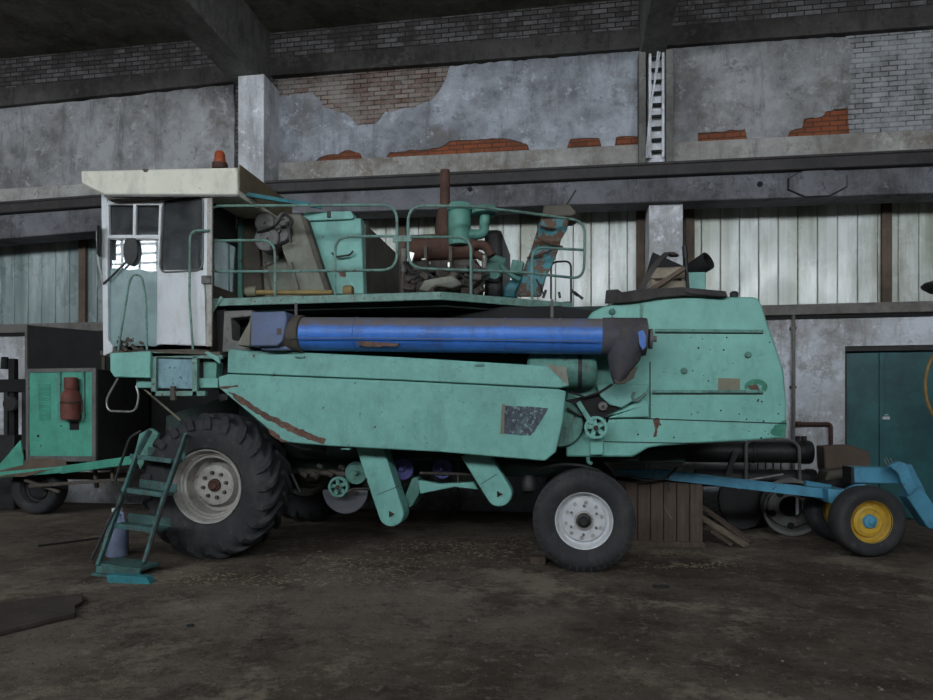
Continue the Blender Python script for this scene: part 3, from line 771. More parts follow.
m = MB().box(xd(393, 6.93), xd(412, 6.93), 6.915, 6.945, ZA(400, 242, 6.93), ZA(400, 236, 6.93))
m.build('rail_clamp', 'rail', hr2)
part(MB().tube(fil([P(551, 299, 7.95), P(551, 262, 7.95), P(571, 261, 7.95), P(571, 303, 7.95)], .08), .012), 'small_hoop', 'black')
m = MB()
for (x0, y0, x1, y1) in ((543, 298, 546, 290), (574, 292, 583, 299), (571, 290, 578, 296), (560, 298, 559, 292)): m.bar(P(x0, y0, 7.9), P(x1, y1, 7.9), .03, .03)
m.tube([P(x, y, 7.9) for x, y in ((536, 279), (541, 287), (544, 296))], .01)
part(m, 'linkage_lever', 'black', .004)
part(MB().box(xd(563, 7.9), xd(572, 7.9), 7.86, 7.95, ZA(567, 314, 7.9), ZA(567, 302, 7.9)), 'hinge_block', 'brown', .005)

# ---- grain tank, elevator and gearing on deck
YT = 7.62
g = MB(); x0, x1 = XA(300, YT), XA(362, YT); zt = ZA(362, 218, YT)
g.box(XA(250, YT), x1, YT+.12, 9.35, zd, zt-.02)
tank = part(g, 'grain_tank', 'tan', .02, 'dusty grain tank')
MB().box(x1-.01, x1+.006, YT+.14, 9.33, zd, zt-.04).build('tank_side', 'brown', tank)
MB().panel([(303, 219), (361, 218), (364, 294), (300, 294)], YT, .13).build('tank_front', 'teal', tank, .012, 40, 'mint green tank front panel')
MB().panel([(303, 212), (351, 211), (354, 217), (352, 219), (303, 221)], YT-.04, .16).build('tank_lip', 'teal', tank, .008)
m = MB(); c = P(329, 214, YT-.045); m.box(c.x-.02, c.x+.02, YT-.06, YT, c.z-.04, c.z+.03); m.build('latch', 'black', tank); m = MB(); m.tube(fil([P(332, 253, YT-.05), P(336, 257, YT-.06), P(350, 255, YT-.06), P(353, 251, YT-.05)], .03), .012)
m.build('pull_handle', 'black', tank)
scar([(338, 271), (344, 270), (346, 276), (340, 277)], 'rust_spot', 'rustpatch', YT-.003, .004, .8, 2, 15, tank)
el = part(MB().panel([(281, 246), (285, 214), (300, 214), (326, 294), (298, 294)], 7.5, .1), 'elevator_leg', 'tan', .008, 'slanting dusty elevator leg')
MB().panel([(300, 214), (306, 218), (331, 294), (326, 294)], 7.5, .11).build('leg_side', 'brown', el)
MB().panel([(238, 200), (256, 200), (262, 294), (232, 294)], 7.66, .08).build('dark_panel', 'brown', el)
# gear cluster
def disc(m, px, py, rp, Y, w):
    c = P(px, py, Y); r = rp*MPP(px, Y)
    m.lathe([(r, w), (r, .012), (r*.93, 0), (r*.55, 0), (r*.5, .01), (r*.16, .01), (r*.14, -.02), (.001, -.02)], c, (0, 1, 0), 28)
m = MB(); disc(m, 264, 222, 10.5, 7.42, .2); disc(m, 283, 219, 7, 7.38, .22); disc(m, 266, 238, 13, 7.40, .2); disc(m, 279, 231, 13, 7.45, .16)
gc = part(m, 'gear_cover', 'grey', .004, 'dusty round gear covers')
m = MB(); m.tube(fil([P(x, y, 7.37) for x, y in ((257, 232), (276, 226), (284, 212), (291, 220), (288, 240), (270, 247))], .05), .013); m.bar(P(287, 222, 7.37), P(291, 242, 7.37), .03, .03)
m.build('chain', 'black', gc)
part(MB().tube([P(262, 268, 7.45), P(276, 262, 7.45), P(278, 256, 7.45)], .012).tube([P(265, 262, 7.45), P(272, 294, 7.45)], .012).tube([P(292, 262, 7.42), P(300, 292, 7.42)], .01), 'control_rod', 'brown')
# yellow shaft on the deck
ys = part(MB().cyl(P(252, 292.5, 7.0), P(333, 292.5, 7.0), .028), 'drive_shaft', 'shaft', 0, 'dusty yellow shaft')
MB().lathe([(.055, 0), (.06, .02), (.06, .1), (.05, .12)], P(247, 292, 7.0), (1, 0, 0), 20).build('collar', 'brass', ys)
MB().lathe([(.055, 0), (.06, .02), (.06, .08), (.05, .1)], P(344, 291, 7.0), (1, 0, 0), 20).build('collar', 'shaft', ys)
# teal-blue bar from cab roof to the tank
part(MB().bar(P(244, 194, 6.98), P(322, 207, 7.5), .03, .045), 'brace_bar', 'teal_blue', .004)
part(MB().bar(P(238, 196, 7.0), P(258, 208, 7.3), .03, .03), 'brace_strut', 'black')

# ---- engine
EY = 7.75
a, b = P(408, 249, EY), P(476, 249, EY); r = 13.5*MPP(440, EY)
mf = part(MB().lathe([(r*.55, -.02), (r*.9, 0), (r, .04), (r, (b-a).x-.05), (r*.9, (b-a).x), (r*.5, (b-a).x+.02)], V((a.x, EY, a.z)), (1, 0, 0), 32), 'muffler', 'rust', 0, 'rusty brown silencer drum')
m = MB()
for px in (425, 450): 
    c = P(px, 256, EY-.22); m.box(c.x-.018, c.x+.018, EY-.20, EY-.16, ZA(px, 270, EY-.2), ZA(px, 246, EY-.2))
m.build('muffler_bracket', 'brown', mf)
ex = part(MB().lathe([(.11, -.1), (.115, 0), (.12, .1), (.10, .28), (.062, .36), (.056, .76), (.056, .79)], P(445, 238, EY), (0, 0, 1), 24), 'exhaust_pipe', 'rust', 0, 'rusty upright exhaust pipe')
af = part(MB().lathe([(.12, -.2), (.13, -.12), (.13, .18), (.145, .19), (.145, .24), (.12, .27), (.001, .28)], P(459.5, 228, 7.62), (0, 0, 1), 28), 'air_cleaner', 'teal_mid', 0, 'mint green air cleaner can')
MB().tube(fil([P(468, 234, 7.62), P(484, 235, 7.62), P(485, 214, 7.62)], .12), .058, 14).build('intake_elbow', 'teal_mid', af)
MB().lathe([(.09, -.02), (.145, 0), (.15, .04), (.13, .07), (.001, .08)], P(485, 214, 7.62), (0, 0, 1), 24).build('intake_cap', 'teal_dim', af)
rd = random.Random(11)
m = MB(); m.box(XA(402, EY), XA(478, EY), EY-.12, EY+.5, zd, ZA(440, 262, EY))
eb = part(m, 'engine_block', 'engine', .03, 'oily dusty engine')
for k in range(26):
    px, py = rd.uniform(408, 488), rd.uniform(268, 291); c = P(px, py, EY-.16-rd.uniform(0, .08)); s = rd.uniform(.04, .10)
    MB().obox(c, (s*1.4, s, s*.9), (rd.uniform(-.6, .6), rd.uniform(-.6, .6), rd.uniform(-.6, .6))).build('engine_fitting', 'engine', eb, .015)
m = MB()
m.prism([P(x, y, EY-.3) for x, y in ((418, 290), (424, 280), (440, 277), (452, 275), (463, 284), (452, 288), (436, 286), (428, 292))], (0, .2, 0))
m.build('mounting_bracket', 'tan', eb, .02)
m = MB()
for pts in (((404, 262), (412, 274), (428, 272), (436, 282)), ((470, 268), (478, 276), (490, 274)), ((412, 280), (430, 266), (446, 270)), ((455, 268), (462, 276), (472, 288)), ((480, 288), (486, 278), (496, 282), (502, 276))):
    m.tube(fil([P(x, y, EY-.22) for x, y in pts], .08), .02)
m.build('engine_hose', 'black', eb)
m = MB(); m.tube(fil([P(474, 245, EY-.1), P(486, 245, EY-.15), P(492, 256, EY-.15)], .08), .055, 12); m.tube(fil([P(476, 254, EY-.12), P(484, 258, EY-.15)], .05), .045, 12)
m.build('manifold', 'rust', eb)
for (px, y0, y1) in ((484.5, 255, 269), (403.5, 249, 272)):
    a, b = P(px, y1, EY-.2), P(px, y0, EY-.2); n = 9; prof = []
    for k in range(n): h = (b-a).z*k/n; prof += [(.026, h), (.034, h+(b-a).z/n*.5)]
    MB().lathe(prof+[(.026, (b-a).z)], a, (0, 0, 1), 16).build('bellows_pipe', 'chrome', eb)
m = MB(); m.obox(P(411, 257, EY-.22), (.07, .04, .11), (0, .3, 0)); m.obox(P(424, 259.5, EY-.22), (.06, .03, .02)); m.obox(P(449, 265, EY-.24), (.03, .03, .06)); m.obox(P(430, 263, EY-.24), (.02, .03, .03))
m.build('injector', 'chrome', eb, .006)
part(MB().cyl(P(403, 272, EY-.2), P(403, 294, EY-.2), .016), 'filter_stem', 'brown')
rad = part(MB().box(XA(485, 8.0), XA(503, 8.0), 7.9, 9.0, zd, ZA(495, 231, 8.0)), 'radiator_housing', 'black', .06, 'dark grey radiator housing')
part(MB().obox(P(494, 268, 7.85), (.22, .1, .3), (0, .3, .2)), 'coolant_pump', 'teal_dim', .03)
m = MB()
m.tube(fil([P(500, 264, 7.7), P(507, 273, 7.75), P(520, 280, 7.8)], .1), .03); m.obox(P(517, 268, 7.9), (.14, .12, .16), (0, .2, 0))
part(m, 'fuel_filter', 'teal_dim', .02)
# dented turquoise duct
YD = 7.95
rr = [[P(514, 297, YD), P(541, 297, YD), P(541, 297, YD+.35), P(514, 297, YD+.35)],
      [P(520, 280, YD-.01), P(546, 278, YD-.01), P(546, 278, YD+.35), P(520, 280, YD+.35)],
      [P(526, 262, YD+.02), P(553, 264, YD-.02), P(553, 264, YD+.35), P(526, 262, YD+.35)],
      [P(531, 250, YD+.05), P(558, 251, YD+.06), P(558, 251, YD+.35), P(531, 250, YD+.35)],
      [P(534, 240, YD-.02), P(561, 240, YD-.03), P(561, 240, YD+.35), P(534, 240, YD+.35)],
      [P(538, 228, YD+.02), P(567, 230, YD+.05), P(567, 230, YD+.35), P(538, 228, YD+.35)],
      [P(541, 218, YD), P(570, 215, YD), P(570, 215, YD+.35), P(541, 218, YD+.35)]]
du = part(MB().loft(rr), 'dented_duct', 'turq', .02, 'dented rusty turquoise duct', smooth=25)
m = MB()
for (x0, y0, x1, y1) in ((536, 238, 563, 247), (540, 226, 556, 229), (527, 258, 553, 250)): m.tube([P(x0, y0, YD-.005), P((x0+x1)/2, (y0+y1)/2+1, YD-.03), P(x1, y1, YD-.005)], .012)
m.build('crease', 'rust', du)
MB().panel([(541, 217), (544, 205), (570, 204), (577, 213), (572, 216)], YD-.05, .42).build('duct_cap', 'brown', du, .02, 40, 'brown flattened duct top')
MB().bar(P(566, 206, YD-.02), P(576, 190, YD-.02), .018, .018).build('tie_rod', 'black', du)
MB().panel([(503, 297), (505, 286), (516, 274), (522, 277), (514, 297)], YD-.06, .3).build('duct_foot', 'teal_blue', du, .02)

# ---- cab
YC = 6.98; YCB = 8.15
def ring(px, w, Y, th):   # rectangular frame from pixel corners
    m = MB(); n = len(px)
    cx = sum(p[0] for p in px)/n; cy = sum(p[1] for p in px)/n
    o = [V(P(*p, Y)) for p in px]; i = []
    for p in px:
        i.append(P(p[0]+(w if p[0] < cx else -w), p[1]+(w if p[1] < cy else -w), Y))
    for k in range(n):
        m.prism([o[k], o[(k+1) % n], i[(k+1) % n], i[k]], (0, th, 0))
    return m
# frame posts and bulkheads
xl, xr = XA(101, YC), XA(211, YC); zc0, zc1 = ZA(150, 350, YC), ZA(150, 193, YC)
cabx = MB()
cabx.panel([(101, 192), (107, 192), (108, 340), (113, 346), (112, 352), (103, 356)], YC-.03, .07)
cabx.panel([(107, 192), (165, 192), (165, 203), (107, 203)], YC-.02, .05)
cabx.panel([(160, 197), (164, 197), (160, 345), (156, 345)], YC-.02, .05)
cab = part(cabx, 'cab_frame', 'white', .008, 'chipped white cab frame')
MB().box(xl, xr, YCB, YCB+.05, zc0, zc0+.55).box(xl, xr, YCB, YCB+.05, zc1-.1, zc1).box(xl, xl+.07, YCB, YCB+.05, zc0, zc1).box(xr-.07, xr, YCB, YCB+.05, zc0, zc1).build('bulkhead', 'grey', cab)
MB().box(xl, xr, YC-.02, YCB+.05, zc0-.05, zc0).build('cab_floor', 'brown', cab, .005)
MB().box(xl, xl+.04, YC+.05, YCB, zc0, zc0+.5).box(xl, xl+.04, YC+.05, YC+.12, zc0, zc1).box(xl, xl+.04, YCB-.07, YCB, zc0, zc1).build('cab_nose', 'grey', cab)
# right-hand side of the cab, seen beyond the door
zs_ = ZA(222, 288, 7.2); 
m = MB().box(xr-.03, xr, YC, YCB, zc0, zs_).box(xr-.03, xr, YC, YC+.06, zs_, zc1).box(xr-.03, xr, 7.62, YCB, zs_, zc1).box(xr-.03, xr, YC, YCB, zc1-.04, zc1)
m.build('cab_side', 'brown', cab, .004)
zm = ZA(222, 239, 7.2)
MB().box(xr-.02, xr-.012, YC+.06, 7.62, zm, zc1-.04).build('window_dark_sheet', 'blackish', cab)  # black sheet standing in for the dark seen in the upper side window
MB().box(xr-.02, xr-.012, YC+.06, 7.62, zs_, zm).build('side_pane', 'glass_clear', cab)
MB().bar(V((xr+.02, 7.62, zc0)), V((xr+.02, 7.62, zc1-.02)), .06, .05, (1, 0, 0)).build('corner_post', 'teal_dim', cab, .006)
MB().panel(jag([(234, 206), (237, 208), (237, 224), (235, 230), (234, 224)], .6, 3, 8), 7.56, .01).build('torn_paper', 'white', cab)
# near window: small sliding panes on top, tall pane under them
wn = ring([(105.5, 202), (162, 202), (161, 238), (106, 238)], 3, YC-.03, .04)
wn.panel([(133, 204), (136, 204), (135.5, 235), (132.5, 235)], YC-.03, .035)
wf_ = wn.build('window_frame', 'white', cab, .005, 40)
def tilted(px, Y0, dz=0.0, th=.008): return MB().panel(px, Y0, th)
# upper sash leans out a little at its top, so it mirrors the roof
def pane(px, lean, Y, name, mat, parent, curve=0):
    pts = [P(x, y, Y) for x, y in px]; zb = min(p.z for p in pts)
    pts = [p+V((0, -(p.z-zb)*lean, 0)) for p in pts]
    return MB().prism(pts, (0, .006, 0)).build(name, mat, parent)
pane([(107, 203), (160, 203), (159.5, 237), (107, 237)], .0, YC+.012, 'upper_pane', 'glass_door', cab)
pane([(107, 238), (159, 238), (157, 346), (110, 346)], .0, YC+.012, 'lower_pane', 'glass', cab)
MB().bar(P(107, 237.5, YC), P(160, 237.5, YC), .03, .05).build('pane_bar', 'steel', cab)
MB().panel(jag([(108, 346), (107.5, 269), (118, 268), (128, 270), (141, 269), (150, 273), (159, 271), (157, 346)], .4, 4, 3), YC+.004, .006).build('lower_sheet', 'pane_teal', cab, 0, 40, 'grey-green sheet over the lower cab pane')  # opaque sheet with an uneven top edge laid over the lower pane
# teal driver's seat and shelf seen through the pane
st = MB()
st.panel([(109, 346), (108, 274), (120, 268), (140, 270), (158, 274), (158, 346)], 7.14, .10)
st.box(XA(110, 7.2), XA(160, 7.2), 7.24, 7.75, zc0+.35, zc0+.50)
st.build('driver_seat', 'teal_dim', cab, .03, 40, 'grey green seat back')
part(MB().cyl((xl+.35, 7.7, zc0), (xl+.25, 7.7, zc0+.8), .03).lathe([(.19, -.012), (.2, 0), (.19, .012), (.17, 0)], (xl+.24, 7.7, zc0+.82), (-.3, 0, 1), 28, True), 'steering_column', 'black')
# door, hinged at its far edge and pushed a little open
def D(px, py):   # door plane: swings out 0.10 m from left to right
    f = (px-160)/46; return P(px, py, YC-.03-.12*f)
m = MB(); dth = V((0, .035, 0))
m.prism([D(157, 276), D(204, 274), D(206, 346), D(157, 344)], dth)
m.prism([D(160, 196), D(164, 195), D(160, 276), D(157, 276)], dth)
m.prism([D(163, 195), D(206, 190), D(206, 195), D(163, 200)], dth)
m.prism([D(203, 190), D(207, 190), D(207, 276), D(203, 276)], dth)
m.prism([D(158, 270), D(204, 270), D(204, 276), D(157, 276)], dth)
door = part(m, 'cab_door', 'white', .006, 'white cab door left ajar')
MB().prism([p+V((0, .012, 0)) for p in fil([D(161, 199), D(204.5, 194), D(204, 272), D(158, 274)], .09, 5, True)], (0, .008, 0)).build('door_pane', 'glass_door', door)
m = MB(); cc = fil([D(163, 199.5), D(203.5, 194.5), D(203, 270.5), D(160, 272.5)], .1, 5, True)
m.tube([p+V((0, -.004, 0)) for p in cc], .011, 6, True); m.build('pane_seal', 'grey', door)
MB().prism([D(207, 190), D(212, 191), D(211.5, 346), D(206, 347)], (0, .03, 0)).build('door_edge', 'rim', door, .006)
m = MB()
for y in (277, 283): m.cyl(D(203, y)+V((0, -.01, 0)), D(212, y)+V((0, -.03, 0)), .010)
m.box(D(203, 277).x, D(211, 277).x, D(206, 277).y-.03, D(206, 277).y+.01, D(206, 284).z, D(206, 276).z)
m.build('door_hinge', 'grey', door, .003)
MB().tube(fil([D(196, 350)+V((0, -.06, 0)), D(193, 300)+V((0, -.07, 0)), D(193, 232)+V((0, -.06, 0)), D(210, 231)+V((0, -.02, 0))], .12, 7), .013).build('grab_rail', 'rail', door)
# roof
RY = 6.80
zr0, zr1 = ZA(150, 195, RY), ZA(150, 168.5, RY)
m = MB()
m.panel([(80.5, 170.5), (237, 167), (238, 195), (104, 195), (81, 183.5)], RY, 1.42)
roof = part(m, 'cab_roof', 'cream', .02, 'cream sheet metal cab roof')
xq = XA(238, RY)
MB().box(xq-.008, xq+.008, RY+.03, RY+1.41, zr0+.01, zr1-.005).build('roof_side', 'cream_brown', roof, .003, 40, 'brown stained roof side')
MB().box(XA(104, RY)+.02, xq-.02, RY+.03, RY+1.40, zr0-.012, zr0+.002).build('roof_shade_sheet', 'brown', roof)  # added brown sheet, darkens the cream underside where bounced light showed
m = MB().panel([(104, 194.5), (237, 194.5), (237, 196.5), (104, 196.5)], RY-.004, .02); m.build('drip_edge', 'grey', roof)
m = MB().panel(jag([(142, 169), (148, 169), (147, 172), (144, 172)], .5, 2, 3), RY-.006, .01); m.build('brown_mark', 'brown', roof)  # flat brown mark on the roof front, no hollow in the mesh
bc = part(MB().lathe([(.075, 0), (.075, .03), (.062, .035), (.058, .12), (.04, .15), (.001, .152)], P(220, 165, 7.02), (0, 0, 1), 24), 'beacon', 'orange', 0, 'orange rotating beacon')
bc.location.z += 0
MB().lathe([(.085, -.05), (.085, .012), (.06, .014)], P(220, 165, 7.02), (0, 0, 1), 24).build('beacon_base', 'rust', bc)
# mirrors and their arms
c = P(132, 251, 6.985); s = MPP(132, 6.9)
mr = part(MB().lathe([(1, 0), (1.04, .3), (.9, .6), (.5, 1), (.001, 1.05)], (0, 0, 0), (0, 1, 0), 28), 'rear_mirror', 'black', 0, 'black oval mirror back')
for v in mr.data.vertices:
    w_ = v.co+V(cb.location); v.co = V((c.x+w_.x*8.2*s, c.y-.03+w_.y*.028, c.z+w_.z*14.5*s))-V(cb.location)
part(MB().tube([P(126, 262, 6.955), P(112, 276, 6.95), P(103, 284, 6.93)], .011), 'mirror_arm', 'black')
c = P(99, 241, 6.9)
m2 = part(MB().obox(c, (.03, .14, .34), (0, 0, .50)), 'rear_mirror', 'black', .02, 'narrow mirror seen edge-on')
part(MB().tube(fil([P(99, 226, 6.92), P(97, 232, 6.9), P(98, 262, 6.9), P(103, 284, 6.93)], .06), .011), 'mirror_arm', 'steel')
# climbing hoop in front of the cab
part(MB().tube(fil([P(118, 351, 6.78), P(129, 283, 6.78), P(133, 274, 6.78), P(142, 276, 6.78), P(146, 300, 6.78), P(147, 350, 6.78)], .09, 6), .0125), 'entry_hoop', 'rail', 0)
# entry platform
pf = part(MB().panel([(110, 353), (150, 351), (150, 378), (114, 377), (110, 371)], 6.72, .08), 'entry_platform', 'teal_hood', .01, 'mint green entry platform front')
MB().box(XA(111, 6.8), XA(222, 6.8), 6.76, 7.42, zc0-.10, zc0-.055).build('platform_floor', 'brown', pf, .005)
MB().panel([(136, 378), (218, 378), (218, 388), (136, 388)], 6.83, .1).build('platform_beam', 'teal', pf, .01)
MB().panel([(154, 357), (197, 357), (197, 389), (155, 388)], 6.80, .03).build('step_panel', 'bluepanel', pf, .004, 40, 'faded blue panel with flaking print')
m = MB()
for q in ([(151, 352), (222, 355), (222, 359), (151, 357)], [(151, 352), (156, 352), (156, 396), (151, 396)], [(192, 356), (197, 356), (197, 396), (192, 396)], [(151, 391), (205, 391), (205, 396), (151, 396)]): m.panel(q, 6.76, .05)
m.build('step_frame', 'rail', pf, .005)
m = MB().panel([(170, 386), (174, 386), (175, 400), (170, 400)], 6.74, .04); m.build('frame_clip', 'brown', pf)
MB().panel([(203, 358), (217, 362), (215, 389), (203, 389)], 6.86, .3).build('side_box', 'teal_dim', pf, .01)
MB().panel([(205, 353), (220, 364), (219, 357), (206, 351)], 6.74, .03).build('gusset', 'teal', pf)
part(MB().panel([(216, 310), (226, 308), (228, 400), (219, 402)], 7.0, .1), 'frame_post', 'black', .006)
part(MB().tube(fil([P(118, 378, 6.75), P(106, 400, 6.75), P(108, 411, 6.75), P(136, 412, 6.75), P(139, 395, 6.75), P(136, 386, 6.75)], .09, 6), .012), 'wire_loop', 'steel', 0, 'hanging wire loop')
part(MB().tube([P(143, 388, 6.9), P(180, 420, 6.95)], .013), 'brake_rod', 'brass')
# little debris heap on the platform
m = MB(); rd = random.Random(5)
for k in range(24):
    c = P(rd.uniform(119, 142), rd.uniform(337, 350), 6.85); q = rd.uniform(.01, .035); m.obox(c, (q*2, q, q), (rd.random(), rd.random(), rd.random()))
part(m, 'dirt_heap', 'brown', 0, kind='stuff')

# ---- under the shield: boots, pulleys, shafts
def boot(px, Y, th, name, lab=None):
    o = part(MB().panel(px, Y, th), name, 'teal', .012, lab); return o
def caps(x0, y0, x1, y1, r0, r1, n=14):
    """pixel outline: square top at (x0,y0), round end at (x1,y1)"""
    dx, dy = x1-x0, y1-y0; L = math.hypot(dx, dy); ux, uy = dx/L, dy/L; nx, ny = -uy, ux
    out = [(x0-nx*r0, y0-ny*r0), (x1-nx*r1, y1-ny*r1)]
    a0 = math.atan2(-ny, -nx)
    for k in range(1, n): 
        a = a0+PI*k/n; out.append((x1+math.cos(a)*r1, y1+math.sin(a)*r1))
    out += [(x1+nx*r1, y1+ny*r1), (x0+nx*r0, y0+ny*r0)]
    return out
def bootbolt(px, py, Y, parent):
    c = P(px, py, Y); MB().lathe([(.04, 0), (.04, -.008), (.022, -.01), (.022, -.03), (.001, -.03)], c, (0, 1, 0), 3).build('boot_flange', 'rust', parent)
    MB().cyl(c, c+V((0, -.03, 0)), .017, .015, 10).build('boot_bolt', 'brown', parent)
o = boot(caps(367, 440, 391, 514, 13, 12.6), 7.0, .26, 'elevator_boot', 'long mint green elevator boot'); bootbolt(391, 514, 7.0, o)
MB().bar(P(377, 495, 6.999), P(399, 486, 6.999), .006, .006).build('seam', 'black', o)
o2 = boot(caps(472, 450, 499, 494, 13, 12.8), 7.02, .2, 'elevator_boot', 'short mint green elevator boot'); bootbolt(499, 494, 7.02, o2)
MB().bar(P(481, 484, 7.019), P(497, 474, 7.019), .006, .006).build('seam', 'black', o2)
part(MB().panel([(404, 498), (412, 478), (418, 477), (420, 492), (412, 506), (404, 510)], 7.3, .3), 'boot_side', 'teal_dim', .01)
part(MB().panel([(418, 480), (440, 484), (474, 482), (478, 490), (455, 487), (440, 490), (420, 494)], 7.26, .1), 'sieve_rail', 'teal', .01)
pulley(338, 487, 10.3, 7.2, .06, 'cross_pulley', 'teal_dim', 5)
pulley(356, 473, 11.5, 7.26, .06, 'idler_pulley', 'teal_dim', 4, solid=True, hub='teal_dim')
pulley(402, 469, 11.5, 7.3, .06, 'violet_pulley', 'purple', 4, solid=True, hub='purple')
pulley(442, 469, 10, 7.36, .06, 'violet_pulley', 'purple', 4, solid=True, hub='purple')
c = P(345, 490, 7.34); r = 24*MPP(345, 7.34)
part(MB().prism([V((c.x+math.cos(PI+PI*k/20)*r, c.y, c.z+math.sin(PI+PI*k/20)*r)) for k in range(21)], (0, .06, 0)), 'chopper_disc', 'disc', .01, 'dark grey half disc')
part(MB().cyl(P(300, 471, 7.5), P(348, 474, 7.4), .04), 'cross_shaft', 'engine')
m = MB(); m.tube([P(420, 473, 7.35), P(460, 474, 7.35), P(495, 477, 7.4)], .018); m.bar(P(458, 462, 7.38), P(458, 490, 7.38), .02, .02); part(m, 'sieve_link', 'engine'); m = MB()
m.tube(fil([P(345, 494, 7.18), P(352, 489, 7.18), P(372, 488, 7.18)], .03), .01)
for (x, y, q) in ((304, 474, .05), (315, 475, .06), (330, 474, .05), (342, 467, .05), (320, 466, .04), (352, 490, .025), (356, 493, .03)): part(MB().obox(P(x, y, 7.32), (q*1.5, q, q), (.3, .5, .2)), 'linkage_block', 'engine', .004)
part(m, 'gear_linkage', 'engine', .004)
part(MB().tube(fil([P(x, y, 7.25) for x, y in ((276, 448), (290, 470), (300, 492))], .1), .02).tube([P(x, y, 7.2) for x, y in ((288, 444), (305, 450), (325, 450))], .03), 'brake_hose', 'black')
m = MB(); c = P(528, 484, 7.25); m.lathe([(.04, 0), (.09, .03), (.1, .1), (.06, .2)], P(529, 493, 7.3), (0, 0, 1), 16); m.tube(fil([P(x, y, 7.3) for x, y in ((540, 470), (560, 464), (580, 465), (600, 472))], .2), .025)
part(m, 'steering_linkage', 'black')
part(MB().tube(fil([P(588, 457, 6.95), P(588, 462, 6.95), P(592, 464, 6.95)], .03), .02), 'drain_cock', 'teal_dim')
# underside of the hood: dark sieve box
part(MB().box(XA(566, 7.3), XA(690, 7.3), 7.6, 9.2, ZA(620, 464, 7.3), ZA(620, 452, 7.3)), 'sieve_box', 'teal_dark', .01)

# ---- boarding ladder, leaning out from the platform
def L(px, py, dy=0): return P(px, py, 5.85+(566-py)/136*.80+dy)
ld = part(MB().bar(L(98, 566), L(137, 454), .035, .055).bar(L(137, 454), L(150, 430), .035, .055).bar(L(144, 563), L(163, 500), .03, .05).bar(L(163, 500), L(187, 434), .035, .055), 'boarding_ladder', 'ladder', .006, 'dark teal folding boarding ladder')
for k, (x0, x1, y0, y1) in enumerate(((130, 171, 456, 461), (121, 162, 489.5, 495), (109, 155, 525, 530.5))):
    m = MB(); a, b = L(x0, y0), L(x1, y1); up = V((0, .22, .0))
    m.prism([a, b, b+up, a+up], (0, 0, -.025)); m.bar(a, b, .012, .05)
    m.prism([a+up+V((.05, .0, .0)), b+up+V((.02, 0, 0)), b+up+V((.02, .005, .09)), a+up+V((.05, .005, .09))], (0, .012, 0))
    m.build('step', 'ladder', ld, .004)
m = MB(); a, b = L(97, 563), L(140, 569); up = V((0, .30, .0))
m.prism([a, b, b+up, a+up], (0, 0, -.03)); m.bar(a+V((0, 0, -.05)), b+V((0, 0, -.05)), .03, .07); m.bar(L(93, 574), L(140, 579), .05, .03)
m.build('step', 'ladder', ld, .004)
m = MB(); m.panel([(106, 575), (146, 577), (150, 584), (142, 588), (108, 585)], 5.62, .09)
m.build('foot_step', 'teal_blue', ld, .005, 40, 'blue-teal bottom step')
m = MB(); m.tube(fil([L(91, 560, -.05), L(112, 515, -.05), L(125, 496, -.05), L(113, 486, -.05), L(130, 437, -.05), L(141, 431, -.03)], .12, 6), .014)
m.tube([L(146, 562, -.03), L(165, 500, -.04), L(186, 435, -.03)], .012)
m.build('ladder_handrail', 'black', ld)
m = MB(); m.panel([(134, 455), (139, 434), (150, 428), (158, 434), (152, 450), (140, 470)], 6.75, .06); m.build('ladder_bracket', 'teal_dim', ld, .01)
# rods towards the far header pin
# ================================================================== things on top of the hood
zt_ = ZA(700, 296, YH)+.004
m = MB()
top = [(605, 303), (606, 290), (618, 289), (622, 292), (640, 289), (682, 287), (726, 291), (728, 296.5), (700, 296), (684, 295.5), (660, 297.5), (640, 301), (622, 303)]
m.panel(top, 7.02, .05)
m.prism([P(628, 291, 7.05), P(640, 289.5, 7.05), P(680, 288, 7.05), P(724, 292, 7.05)]+[P(724, 292, 7.05)+V((0, .5, -.01)), P(640, 291, 7.05)+V((0, .5, -.01))], (0, 0, -.02))
m.panel([(684, 291), (726, 293), (727, 297), (690, 294)], 7.0, .03)
tag(m.build('rubber_sheet', 'rubber', None, .008), 'crumpled black rubber sheet lying along the top edge of the green hood', 'rubber sheet')
CY = 7.55
t = thing('slatted_crate', 'small pale slatted wooden crate standing on top of the green hood', 'crate', P(669, 292, CY))
zc = zt_; za_, zb_ = zc, ZA(669, 267, CY)
x0, x1 = XA(651, CY), XA(686, CY)
h = (zb_-zc)
for (z0, z1) in ((zc, zc+h*.28), (zc+h*.38, zc+h*.62), (zc+h*.70, zb_)):
    MB().box(x0, x1, CY, CY+.018, z0+.002, z1).build('slat', 'wood_light', t, .003)
    MB().box(x0, x1, CY+.30, CY+.318, z0+.002, z1).build('slat', 'wood_light', t, .003)
for x in (x0+.01, x1-.04):
    for y in (CY+.02, CY+.268): MB().box(x, x+.03, y, y+.03, zc+.002, zb_).build('corner_post', 'wood_light', t, .003)
MB().box(x0+.01, x1-.01, CY+.02, CY+.30, zc+.004, zc+.02).build('crate_bottom', 'wood', t)
m = MB().prism([P(647, 273, CY+.05), P(653, 252, CY+.05), P(686, 267, CY+.05), P(680, 269, CY+.05), P(655, 268, CY+.05)], (0, .2, 0))
tag(m.build('black_board', 'blackish', None, .006), 'tilted black sheet leaning in the slatted crate', 'sheet')
m = MB()
pts = fil([P(638, 294, 7.3), P(654, 266, 7.3), P(668, 252, 7.3), P(675, 256, 7.3)], .12, 6)
rr = [[p+V((a*.035, b*.05, 0)) for a, b in ((-1, -1), (1, -1), (1, 1), (-1, 1))] for p in pts]
m.loft(rr)
tag(m.build('rubber_strip', 'rubber', None, .004, 60), 'bent black rubber strip arching over the slatted crate', 'strip')
